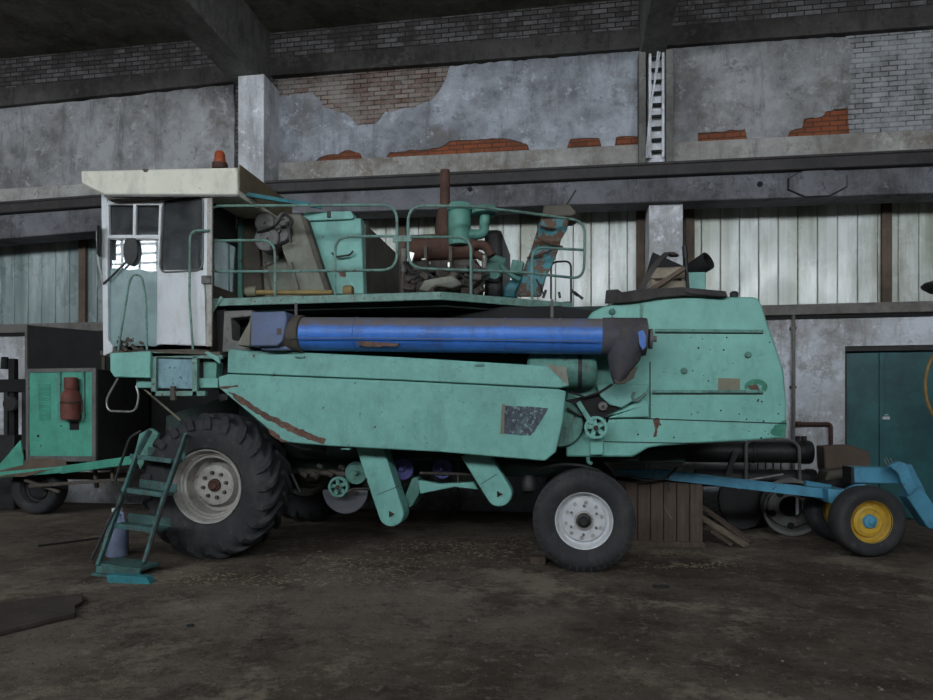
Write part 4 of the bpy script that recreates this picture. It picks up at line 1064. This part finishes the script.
m = MB().prism([P(646, 290, 7.35), P(683, 266, 7.35), P(686, 269, 7.35), P(652, 292, 7.35)], (0, .12, 0))
tag(m.build('board_offcut', 'cardboard', None, .004), 'grey-brown board offcut slanting across the crate', 'board')
t = thing('filler_box', 'mint green metal box with black pipe mouth on top of hood', 'box', P(695, 292, 7.6))
x0, x1 = XA(685, 7.6), XA(706, 7.6); zz = ZA(695, 272, 7.6)
MB().box(x0, x1, 7.6, 7.85, zt_, zz).build('box_body', 'teal', t, .012)
a = P(693, 270, 7.72)
m = MB().lathe([(.085, -.10), (.095, 0), (.10, .16), (.10, .20), (.075, .20), (.07, .02), (.001, .0)], V((a.x, a.y, zz+.045)), (.85, -.75, .45), 24)
m.build('pipe_mouth', 'blackish', t)
a, b = P(689, 270, 7.5), P(684.5, 245, 7.5)
a.z = zt_+.02
m = MB().cyl(a, b, .018).cyl(b+(a-b)*.02, b+(a-b)*.25, .028)
tag(m.build('iron_bar', 'black'), 'black iron bar standing upright between crate and green box', 'bar')
c = P(734, 293, 7.3)
m = MB().lathe([(.04, 0), (.045, .05), (.03, .07), (.001, .07)], V((c.x, c.y, zt_)), (0, 0, 1), 14)
tag(m.build('round_plug', 'black'), 'small black cap on the hood beyond the rubber sheet', 'cap')

# ================================================================== left: trailer, cabinet
TYY = 9.3
xa, xb_ = XA(26, TYY), XA(96, TYY)
zb = ZA(60, 460, TYY); zt2 = ZA(60, 369, TYY)
zdk = zb-.07
tr = thing('transport_trailer', 'green flatbed trailer on one visible black tyre under the green cabinet', 'trailer', (XA(60, TYY), 9.8, 0))
m = MB().box(XA(22, TYY), xb_+.35, TYY-.05, TYY+1.5, zdk-.08, zdk)
m.build('deck', 'brown', tr, .01)
m = MB()
a, b = P(62, 470, TYY-.09), P(140, 459, 8.6)
m.bar(P(-30, 478, TYY-.1), P(62, 469.5, TYY-.1), .06, .10); m.bar(a, b, .06, .12); m.prism([P(-6, 475, TYY-.06), P(-2, 466, TYY-.06), P(20, 440, TYY-.06), P(23, 457, TYY-.06), P(23, 474, TYY-.06)], (0, .03, 0))
m.build('side_rail', 'green_bright', tr, .008)
m = MB(); m.bar(P(30, 486, TYY-.02), P(130, 479, TYY-.3), .05, .05); m.bar(P(95, 470, TYY-.05), P(97, 488, TYY-.05), .05, .05); m.bar(P(112, 466, TYY-.2), P(113, 486, TYY-.2), .04, .04); m.bar(P(25, 480, TYY), P(60, 492, TYY), .05, .04)
m.box(XA(30, TYY), XA(110, TYY), TYY+.35, TYY+.47, .55, .66)
m.build('under_frame', 'brown', tr, .006)
wc = P(40, 490, TYY+.1); Rw = .43
wc.z = Rw
def small_wheel(cx, cy, R, W, parent, rimmat, tyremat='tyre', axis=(0, 1, 0), yellow=False):
    c = V((cx, cy, R)); h = W/2; r = R*.58
    ax = V(axis).normalized()
    m = MB().lathe([(r*1.0, -h*.7), (r*1.05, -h*.72), (r*1.05, -h*.62), (r*.95, -h*.5), (r*.90, -h*.2), (r*.80, -h*.15), (r*.76, -h*.38), (r*.60, -h*.46), (r*.56, -h*.36), (r*.30, -h*.36), (r*.001, -h*.36)], c, ax, 48, cap=False)
    m.lathe([(r*1.02, h*.6), (r*.9, -h*.1), (r*.84, -h*.1), (r*.95, h*.6)], c, ax, 40, cap=False)
    rim = m.build('wheel', rimmat, parent)
    m = MB().lathe([(r*1.0, -h*.55), (r*1.04, -h*.8), (R*.72, -h*.96), (R*.84, -h), (R*.93, -h*.88), (R*.975, -h*.66), (R*.99, -h*.3), (R*1.0, 0), (R*.99, h*.3), (R*.975, h*.66), (R*.93, h*.88), (R*.84, h), (R*.72, h*.96), (r*1.04, h*.8), (r*1.0, h*.55)], c, ax, 56, cap=False)
    m.build('tyre', tyremat, rim, 0, 40, 'black tyre')
    return rim, c, r, h, ax
small_wheel(XA(40, TYY+.25), TYY+.25, Rw, .3, tr, 'black')
# cabinet
ca = thing('metal_cabinet', 'green louvred steel cabinet with dark sides standing on the trailer', 'cabinet', (XA(60, TYY), TYY+.6, zdk))
MB().box(xa, xb_, TYY+.03, TYY+1.3, zdk+.03, zt2).build('cabinet_body', 'black', ca, .01)
m = MB(); fw_ = .055
m.box(xa, xa+fw_, TYY-.01, TYY+.04, zdk+.0, zt2+.01).box(xb_-fw_*1.2, xb_, TYY-.01, TYY+.04, zdk, zt2+.01).box(xa+fw_, xb_-fw_*1.2, TYY-.01, TYY+.04, zt2-.05, zt2+.01).box(xa+fw_, xb_-fw_*1.2, TYY-.01, TYY+.04, zdk+.05, zdk+.13)
m.build('cabinet_frame', 'grey', ca, .006)
dp = MB().box(xa+fw_, xb_-fw_*1.2, TYY+.005, TYY+.03, zdk+.13, zt2-.05).build('cabinet_door', 'green_bright', ca, .004, 40, 'bright green cabinet front')
m = MB()
for k in range(15):
    py = 385+k*2.45; a, b = P(38.5, py, TYY), P(50.5, py-.2, TYY)
    m.prism([a+V((0, .006, 0)), b+V((0, .006, 0)), b+V((0, -.012, -.012)), a+V((0, -.012, -.012))], (0, 0, .006))
m.build('louvre', 'green_bright', dp)
m = MB()
for px in (60, 84): m.box(XA(px, TYY)-.02, XA(px, TYY)+.02, TYY-.02, TYY+.006, ZA(px, 420, TYY), ZA(px, 371, TYY))
m.box(XA(60, TYY), XA(84, TYY), TYY-.018, TYY+.006, ZA(70, 422, TYY), ZA(70, 419, TYY))
m.build('bracket', 'teal_dim', dp, .004)
m = MB().box(XA(69.5, TYY), XA(79, TYY), TYY-.0, TYY+.008, ZA(75, 430, TYY), ZA(75, 421, TYY))
c = P(38, 436, TYY); m.lathe([(.02, .008), (.02, 0), (.001, 0)], c, (0, 1, 0), 12); c = P(61, 426, TYY); m.lathe([(.012, .008), (.012, 0), (.001, 0)], c, (0, 1, 0), 12)
m.build('opening', 'blackish', dp)
MB().box(XA(88, TYY), XA(91, TYY), TYY+.3, TYY+.35, zt2-.02, ZA(89, 357, TYY+.3)).build('stub_post', 'brown', ca, .004)
# red canister on the cabinet
c = P(71, 398, TYY-.10); s = MPP(71, TYY-.1)
t = thing('red_canister', 'faded red capped canister fixed to the front of the green cabinet', 'canister', (c.x, c.y, ZA(71, 420, TYY-.1)))
MB().lathe([(7*s, 0), (8.8*s, .01), (9*s, 18*s), (9*s, 24*s), (7.2*s, 28*s), (5*s, 31*s)], V((c.x, c.y, ZA(71, 420, TYY-.1))), (0, 0, 1), 28).build('canister_body', 'red', t)
MB().lathe([(5*s, 0), (6.2*s, .01), (6.4*s, 10*s), (6*s, 12*s), (.001, 12.5*s)], V((c.x, c.y, ZA(71, 389.5, TYY-.1))), (0, 0, 1), 24).build('canister_cap', 'red', t)
MB().lathe([(9.2*s, 0), (9.5*s, .01), (9.5*s, .03), (9.2*s, .04)], V((c.x, c.y, ZA(71, 404, TYY-.1))), (0, 0, 1), 28).build('clamp_band', 'rust', t)
MB().tube(fil([V((c.x+8.5*s, c.y, ZA(71, 405, TYY))), V((c.x+12.5*s, c.y, ZA(71, 400, TYY))), V((c.x+12.5*s, c.y, ZA(71, 412, TYY))), V((c.x+9*s, c.y, ZA(71, 416, TYY)))], .03), .008).build('handle', 'brown', t)
MB().box(c.x-.07, c.x+.07, c.y+.06, TYY-.012, ZA(71, 418, TYY-.1), ZA(71, 385, TYY-.1)).build('mounting_plate', 'black', t)
# big black sheet behind the cabinet
BYY = TYY+1.42
m = MB().prism([P(27, 325, BYY), P(108, 332, BYY), P(250, 340, BYY), V((XA(250, BYY), BYY, zdk+.002)), V((XA(27, BYY), BYY, zdk+.002))], (0, .04, 0))  # carried on far right of the cabinet to black out the lit wall
o = m.build('black_screen', 'blackish', None, .006); tag(o, 'large matt black sheet standing behind the green cabinet', 'sheet')
MB().box(XA(26, BYY), XA(28.5, BYY), BYY-.03, BYY, zdk+.002, ZA(27, 325, BYY)).build('screen_post', 'grey', o)
# tarpaulin on the deck
m = MB()
m.prism([P(-8, 479, 9.16), P(10, 476.5, 9.14), P(24, 477, 9.14), P(42, 472, 9.15), P(66, 466, 9.18), P(66, 461, 9.27), P(48, 458.5, 9.27), P(30, 459, 9.27), P(14, 463, 9.27), P(-8, 470, 9.26)], (0, .012, .004))
tag(m.build('canvas_sheet', 'cardboard', None, .004, 60), 'brown canvas sheet draped over the trailer front edge below the cabinet', 'canvas')
# dark iron machine at the far left
MX = 9.9
t = thing('iron_machine', 'dark iron machine with post and cross arm behind the trailer at left', 'machine', (XA(0, MX), MX, 0))
x0, x1 = XA(-14, MX), XA(14, MX)
MB().box(x0, x1, MX, MX+.45, 0, 1.25).build('machine_base', 'black', t, .02)
MB().box(XA(3, MX), XA(9, MX), MX+.1, MX+.2, 1.0, ZA(5, 358, MX)).build('post', 'blackish', t, .01)
MB().box(XA(-12, MX), XA(23, MX), MX+.06, MX+.24, ZA(5, 392, MX), ZA(5, 379, MX)).build('cross_arm', 'blackish', t, .015)
MB().cyl(P(5, 369, MX+.15), P(5, 357, MX+.15), .07, .05).build('post_head', 'blackish', t)
m = MB()
for px in (2, 20): m.box(XA(px, MX)-.035, XA(px, MX)+.035, MX+.07, MX+.13, 1.0, ZA(5, 380, MX))
m.build('guide_bar', 'black', t)
MB().lathe([(.02, 0), (.12, .0), (.14, .03), (.12, .06), (.02, .06)], P(12, 404, MX+.0), (0, -1, 0), 20).build('hand_wheel', 'black', t)
# jug behind the ladder
jY = 6.75
c = P(117, 550, jY); s = MPP(117, jY); c.z = 0
t = thing('plastic_jug', 'pale blue plastic jug on the floor behind the boarding ladder', 'jug', c)
hh = ZA(117, 508, jY)
MB().lathe([(9.5*s, 0), (10.5*s, .02), (10.8*s, hh*.3), (10.5*s, hh*.62), (9*s, hh*.74), (5*s, hh*.86), (4.2*s, hh*.9), (4.2*s, hh*.95)], c, (0, 0, 1), 24).build('jug_body', 'bluejug', t)
MB().lathe([(4.8*s, hh*.93), (4.8*s, hh), (.001, hh*1.01)], c, (0, 0, 1), 18).build('jug_cap', 'white', t)
MB().tube(fil([c+V((4*s, -.03, hh*.88)), c+V((9.5*s, -.05, hh*.94)), c+V((11.5*s, -.05, hh*.6))], .05), .014).build('jug_handle', 'bluejug', t)

# ================================================================== under the rear: crate, planks
KY = 8.28
x0, x1 = XA(612, KY), XA(703, KY)
zk = ZA(660, 481, KY)
t = thing('board_crate', 'dark weathered crate of upright boards behind the rear tyre', 'crate', ((x0+x1)/2, KY+.3, 0))
n = 7
for k in range(n):
    a = x0+(x1-x0)*k/n
    MB().box(a+.004, a+(x1-x0)/n-.004, KY, KY+.025, .05+.01*(k % 2), zk-.004*((k*3) % 4)).build('board', 'wood', t, .004)
MB().box(x0, x1+.02, KY-.02, KY+.03, 0, .06).build('bottom_rail', 'wood', t, .004)
MB().box(x0, x0+.025, KY+.03, KY+.6, .0, zk).build('side_board', 'wood', t, .004)
MB().box(x1-.025, x1, KY+.03, KY+.6, .0, zk).build('side_board', 'wood', t, .004)
MB().box(x0+.03, x1-.03, KY+.58, KY+.605, .0, zk).build('back_board', 'wood', t, .004)
MB().box(x0+.03, x1-.03, KY+.03, KY+.575, zk-.03, zk-.006).build('crate_top', 'wood', t, .004)
MB().tube([P(664, 505, KY-.01), P(668, 513, KY-.012), P(672, 519, KY-.01)], .004).build('wire_scrap', 'steel', t)
def plank(p0, p1, w, th, mat, label):
    m = MB().bar(p0, p1, w, th)
    o = m.build('plank', mat, None, .004); tag(o, label, 'plank', None); return o
def flo(px, py, z=0):
    a = (px-CX)/F; tt = (EYE-z)*F/(py-HZ); return V((tt*(a*CS-SN), tt*(CS+a*SN), z))
q0, q1 = P(700, 510, 8.75), P(742, 542, 8.2)
plank(V((q0.x, 8.75, .30)), flo(747, 546, .03), .10, .035, 'wood_plank', 'pale split plank leaning beside the board crate, nearest the floor front')
plank(V((q0.x+.02, 8.95, .42)), V((flo(745, 540).x, 8.55, .03)), .12, .03, 'wood', 'darker plank lying behind the pale split plank')
plank(V((q0.x+.10, 8.5, .16)), flo(733, 545, .022), .09, .035, 'wood', 'short brown plank end between crate and pale plank')

# ================================================================== right: blue dolly with yellow wheels
dl = thing('towing_dolly', 'blue two-wheeled towing dolly with yellow rims and long drawbar', 'dolly', (3.2, 8.4, 0))
w1 = P(872, 519, 8.0); w2 = P(832, 510, 8.85)
RD = .39
hubs = []
for (px, Y) in ((872.5, 7.88), (842, 8.85)):
    x = XA(px, Y)
    rim, c, r, h, ax = small_wheel(x, Y+.15, RD, .27, dl, 'yellow', axis=(-.16, 1, 0))
    rim['label'] = 'yellow steel wheel'
    f = c-ax*h*.40
    MB().lathe([(r*.34, 0), (r*.30, -.03), (r*.16, -.035), (r*.14, -.05), (r*.11, -.055), (.001, -.055)], f, ax, 20).build('hub', 'dolly', rim, 0, 40, 'blue hub')
    for k in range(5):
        a = 2*PI*k/5+.4; p = f+V((math.cos(a)*r*.31, 0, math.sin(a)*r*.31))
        MB().obox(p, (r*.10, .02, r*.09), (0, -a, 0)).build('hub_lug', 'dolly', rim, .003)
    hubs.append(c)
MB().cyl(hubs[0]+V((0, -.02, 0)), hubs[1], .045).build('axle', 'dolly', dl)
ym = 8.45
m = MB().panel([(828, 489), (846, 490), (862, 493), (862, 500), (845, 507), (829, 503)], 8.25, .5); m.build('axle_box', 'dolly', dl, .012)
m = MB().bar(P(829, 494, 8.45), P(654, 473.5, 8.22), .06, .115); m.prism([P(656, 469, 8.2), P(656, 478, 8.2), P(641, 478, 8.18), P(618, 473, 8.16), P(618, 470, 8.16)], (0, .05, 0))
m.build('drawbar', 'dolly', dl, .006)
m = MB().tube(fil([P(x, y, 8.15) for x, y in ((628, 476), (645, 481), (665, 479), (671, 474), (677, 467))], .08), .012).tube([P(669, 474, 8.15), P(668, 484, 8.15), P(669, 492, 8.15)], .008)
m.build('drawbar_wire', 'black', dl)
m = MB().panel([(852, 468), (856, 467), (897, 468), (900, 484), (854, 483)], 8.35, .22); m.build('boom', 'dolly', dl, .012)
MB().panel([(851, 467), (854, 467), (855, 484), (851.5, 484)], 8.33, .26).build('boom_end', 'black', dl, .004)
MB().panel([(889, 466), (898, 461), (906, 463), (913, 478), (918, 487), (909, 496), (902, 484), (898, 473)], 8.18, .06).build('hinge_bracket', 'dolly', dl, .01)
MB().panel([(905, 464), (912, 464), (920, 480), (926, 492), (916, 496), (909, 481)], 8.5, .06).build('hinge_bracket', 'dolly', dl, .01)
m = MB().prism([P(907, 497, 8.25), P(918, 485, 8.25), P(922, 487, 8.25), P(948, 526, 8.25), P(935, 530, 8.25), P(928, 528, 8.25)], (0, .22, 0)); m.build('lowered_arm', 'dolly', dl, .012)
MB().bar(P(940, 522, 8.36), V((XA(950, 8.36), 8.36, 0)), .08, .08).build('arm_foot', 'dolly', dl, .006)
MB().bar(P(840, 496, 8.5), P(865, 480, 8.45), .12, .07).build('boom_post', 'dolly', dl, .006)
m = MB()
for (x0, y0, x1, y1) in ((887, 465, 884, 459), (890, 464, 886, 457), (893, 463, 890, 458)): m.tube([P(x0, y0, 8.3), P(x1, y1, 8.3)], .005, 5)
m.build('loose_wire', 'steel', dl)
m = MB().bar(P(805, 483, 8.55), P(830, 487, 8.6), .05, .06); m.build('cross_bar', 'dolly', dl, .005)
# boxes behind the boom
x0, x1 = XA(826, 9.0), XA(870, 9.0)
# blocks on a trestle
zb1 = ZA(845, 490, 8.9)
t = thing('trestle', 'dark low trestle behind the blue dolly carrying brown boxes', 'trestle', (XA(845, 9.1), 9.1, 0))
MB().box(XA(822, 9), XA(878, 9), 8.93, 9.5, zb1-.05, zb1).build('tabletop', 'wood', t, .006)
for px in (838, 873):
    for y in (8.95, 9.43): MB().box(XA(px, 9)-.02, XA(px, 9)+.02, y, y+.05, 0, zb1-.05).build('leg', 'wood', t)
m = MB().panel([(828, 492), (826, 478), (829, 471), (852, 469), (853, 492)], 8.95, .35)
for v in m.b.verts:
    if v.co.z < zb1+.08: v.co.z = zb1+.001
o = m.build('scrap_block', 'brown', None, .02); tag(o, 'dark brown lumpy block on the trestle under the brown box', 'block')
m = MB().panel([(831, 491), (825, 468), (824, 446), (851, 445), (870, 452), (871, 468), (868, 491)], 9.32, .3)
for v in m.b.verts:
    if v.co.z < zb1+.08: v.co.z = zb1+.001
o = m.build('cardboard_box', 'cardboard', None, .02); tag(o, 'tall brown cardboard box beside the teal door behind blue dolly', 'box')
# black pipe rack
RY_ = 9.7
rk = thing('pipe_rack', 'black steel rack with looped frame holding two black pipes', 'rack', (XA(760, RY_), RY_, 0))
m = MB(); m.tube(fil([V((XA(746, RY_), RY_, 0)), P(746, 444, RY_), P(750, 440, RY_), P(792, 440, RY_), P(799, 446, RY_), V((XA(801, RY_), RY_, 0))], .1), .022)
m.build('loop_frame', 'grey', rk)
zp1, zp2 = ZA(750, 452, RY_+.2), ZA(750, 478, RY_+.2)
MB().box(XA(735, RY_), XA(806, RY_), RY_+.04, RY_+.1, zp2-.2, zp2-.14).build('shelf_rail', 'black', rk)
MB().bar(P(735, 452, RY_+.03), P(724, 486, RY_+.03), .06, .07).build('brace', 'black', rk)
m = MB()
for px in (756, 765, 773, 781, 789): m.cyl(V((XA(px, RY_), RY_+.36, zp2+.1)), V((XA(px, RY_), RY_+.36, zp1-.1)), .010)
m.build('bars', 'black', rk); 
MB().box(XA(742, RY_), XA(804, RY_), RY_+.34, RY_+.40, 0, zp2-.15).build('rear_panel', 'black', rk)
for (zp, rp, x0, x1, lab, Yp) in ((zp1, .150, 655, 811, 'upper and longer of two black pipes in the rack behind the hood', RY_+.21), (zp2, .125, 695, 815, 'lower of two black pipes in the rack, above the rusty wheel rim', RY_+.2)):
    t = thing('steel_pipe', lab, 'pipe', (XA((x0+x1)/2, Yp), Yp, zp-rp))
    a, b = V((XA(x0, Yp), Yp, zp)), V((XA(x1, Yp), Yp, zp))
    MB().lathe([(rp*.8, .0), (rp, 0), (rp, (b-a).x-.12), (rp*1.1, (b-a).x-.12), (rp*1.1, (b-a).x-.03), (rp, (b-a).x), (rp*.7, (b-a).x), (rp*.65, (b-a).x-.2)], a, (1, 0, 0), 28).build('pipe_body', 'black', t)
    MB().lathe([(rp*1.02, 0), (rp*1.06, .01), (rp*1.06, .05), (rp*1.02, .06)], a+V(((b-a).x*.62, 0, 0)), (1, 0, 0), 28).build('pipe_band', 'black', t)
    if zp == zp1:
        for px in (798, 804): MB().cyl(V((XA(px, Yp), Yp, zp+rp*.9)), V((XA(px, Yp), Yp, zp+rp*1.5)), .035).build('pipe_stub', 'black', t)
# rusty wheel rim leaning
c = flo(791, 531); cY = 9.33
RR = .355
ax = V((.10, 1, .18)).normalized()
c = V((XA(791, cY), cY, RR*1.0))
t = MB().lathe([(RR*.98, -.12), (RR, -.13), (RR, -.10), (RR*.90, -.08), (RR*.86, .06), (RR*.84, .07), (RR*.78, .0), (RR*.55, -.02), (RR*.40, .0), (RR*.40, .02), (RR*.55, .0), (RR*.78, .02), (RR*.88, .09), (RR*.98, .10), (RR, .12)], c, ax, 44, cap=False).build('bare_wheel_disc', 'grey', None)
for v in t.data.vertices: pass
t.location.z = max(0.0, t.location.z)
tag(t, 'bare rusty brown wheel rim leaning upright below the black pipes', 'wheel rim')
m = MB()
for k in range(5):
    a = 2*PI*k/5+.3; u = ax.cross(V((0, 0, 1))).normalized(); w_ = ax.cross(u)
    m.lathe([(.045, 0), (.045, -.006), (.001, -.006)], c+(u*math.cos(a)+w_*math.sin(a))*RR*.66+ax*-.016, ax, 14)
m.build('hand_hole', 'blackish', t)
# dark round plate
cY = 9.62
c = V((XA(742, cY), cY, .335))
s = MPP(742, cY)
pts = [(718, 495), (720, 508), (730, 523), (742, 527.5), (756, 524), (764, 511), (767, 496), (764, 484), (752, 478), (730, 479), (720, 485)]
m = MB().panel(pts, cY, .06)
mz = min(v.co.z for v in m.b.verts)
for v in m.b.verts: v.co.z -= mz
o = m.build('round_plate', 'black', None, .015); tag(o, 'dark dented round plate standing between planks and rusty rim', 'plate')
c = P(739, 487.5, cY); MB().lathe([(.03, 0), (.028, -.03), (.001, -.035)], c, (0, 1, 0), 14).build('boss', 'grey', o)
m = MB().bar(P(742, 481, 9.5), P(783, 474, 9.5), .03, .02)
tag(m.build('flat_strip', 'steel'), 'thin pale metal strip slanting below the black pipes', 'strip')
# upright at the right edge: black lamp head and yellow hoop
EYY = 7.4
xm = XA(962, EYY)
t = thing('work_lamp_stand', 'stand at right edge with black oval lamp head and yellow hoop', 'lamp stand', (xm, EYY, 0))
MB().cyl((xm, EYY, .03), (xm, EYY, ZA(960, 286, EYY)), .03).lathe([(.14, 0), (.14, .02), (.05, .05)], (xm, EYY, 0), (0, 0, 1), 24).build('stand_post', 'black', t)
c = P(940, 287, EYY); s = MPP(940, EYY)
MB().lathe([(.001, -.075), (9*s, -.06), (15.5*s, -.02), (16.5*s, .0), (14*s, .03), (6*s, .06), (.001, .065)], c, (.12, 0, 1), 28).build('lamp_head', 'black', t)
MB().bar(c, V((xm, EYY, c.z)), .03, .03).build('lamp_arm', 'black', t)
hc = P(955, 385, EYY-.05); ww = 27*MPP(950, EYY); hh = 43*MPP(950, EYY)
MB().tube([hc+V((math.cos(2*PI*k/40)*ww, 0, math.sin(2*PI*k/40)*hh)) for k in range(40)], .016, 8, True).build('hoop', 'hoop', t)
MB().bar(V((hc.x-.02, EYY-.05, hc.z+hh)), V((xm+.01, EYY, hc.z+hh)), .03, .03).bar(V((hc.x-.02, EYY-.05, hc.z-hh)), V((xm+.01, EYY, hc.z-hh)), .03, .03).build('hoop_clamp', 'black', t)

# ================================================================== on the floor
c = flo(539, 564)
m = MB().box(c.x-.09, c.x+.07, c.y-.02, c.y+.14, 0, .075)
tag(m.build('wheel_chock', 'wood', None, .008), 'small dark block wedged beside the silver-rimmed rear tyre', 'wheel chock')
# dark iron sheet at lower left
pts = [flo(-30, 645), flo(0, 637), flo(42, 626), flo(76, 618), flo(75, 610), flo(83, 606), flo(82, 598), flo(30, 603), flo(-30, 612)]
m = MB().prism([p+V((0, 0, .004)) for p in pts], (0, 0, .035))
tag(m.build('iron_sheet', 'sheet', None, .006), 'dark rusty sheet lying flat on the floor at the lower left', 'sheet')
a, b = flo(38, 546, .012), flo(100, 538, .012)
tag(MB().cyl(a, b, .012).build('iron_rod', 'black'), 'thin black rod on the floor left of the boarding ladder', 'rod')
m = MB(); rd = random.Random(21)
for k in range(240):
    px, py = rd.uniform(0, 933), 560+140*rd.random()**1.4
    c = flo(px, py); s = rd.uniform(.003, .010)
    if c.y < 1.5: continue
    m.obox(c+V((0, 0, s*.3)), (s*1.6, s*1.3, s), (rd.random(), rd.random(), rd.random()*3))
tag(m.build('gravel_bits', 'grey'), 'scattered pale stone crumbs on the earth floor', 'gravel', None, 'stuff')
m = MB()
spots = [(430, 546, 60, 6), (500, 543, 50, 7), (480, 555, 80, 8), (330, 562, 120, 10), (200, 580, 60, 6), (300, 580, 120, 8), (670, 553, 40, 4), (380, 570, 80, 8), (690, 566, 60, 3)]
for k in range(900):
    x, y, sx, sy = spots[rd.randrange(len(spots))]
    c = flo(x+rd.gauss(0, sx*.5), y+rd.gauss(0, sy*.5)); a = rd.random()*PI; L_ = rd.uniform(.008, .028)
    m.bar(c+V((-math.cos(a)*L_, -math.sin(a)*L_, .004)), c+V((math.cos(a)*L_, math.sin(a)*L_, .006+.008*rd.random())), .003, .003)
MT['straw'] = worn('straw', (.30, .25, .16), .9, .3, rust_at=1, sc=3)
tag(m.build('straw_litter', 'straw'), 'thin scatter of straw and chaff on the floor in front of machine', 'straw', None, 'stuff')
for (px, py, s) in ((190, 626, .05), (660, 589, .05), (655, 588, .035)):
    pass
c = flo(190, 627); m = MB().ball(c+V((0, 0, .012)), .024, (1.3, 1, .5), 8)
tag(m.build('dirt_clod', 'black'), 'small dark clod lying alone on the floor in front of the big tyre', 'clod')
c = flo(661, 588); m = MB().obox(c+V((0, 0, .014)), (.14, .04, .025), (0, 0, .2))
tag(m.build('wood_chip', 'black', None, .004), 'small dark wood chip on the floor in front of the board crate', 'wood chip')

# ================================================================== light and colour
W = bpy.data.worlds.new('world'); SC.world = W; W.use_nodes = True
W.node_tree.nodes['Background'].inputs[0].default_value = (.5, .55, .6, 1); W.node_tree.nodes['Background'].inputs[1].default_value = .05
vs = SC.view_settings
vs.view_transform = 'Standard'; vs.look = 'None'; vs.gamma = 1; vs.use_curve_mapping = False; vs.exposure = 0.85
SC.cycles.use_denoising = True
SC.cycles.max_bounces = 8; SC.cycles.transparent_max_bounces = 12
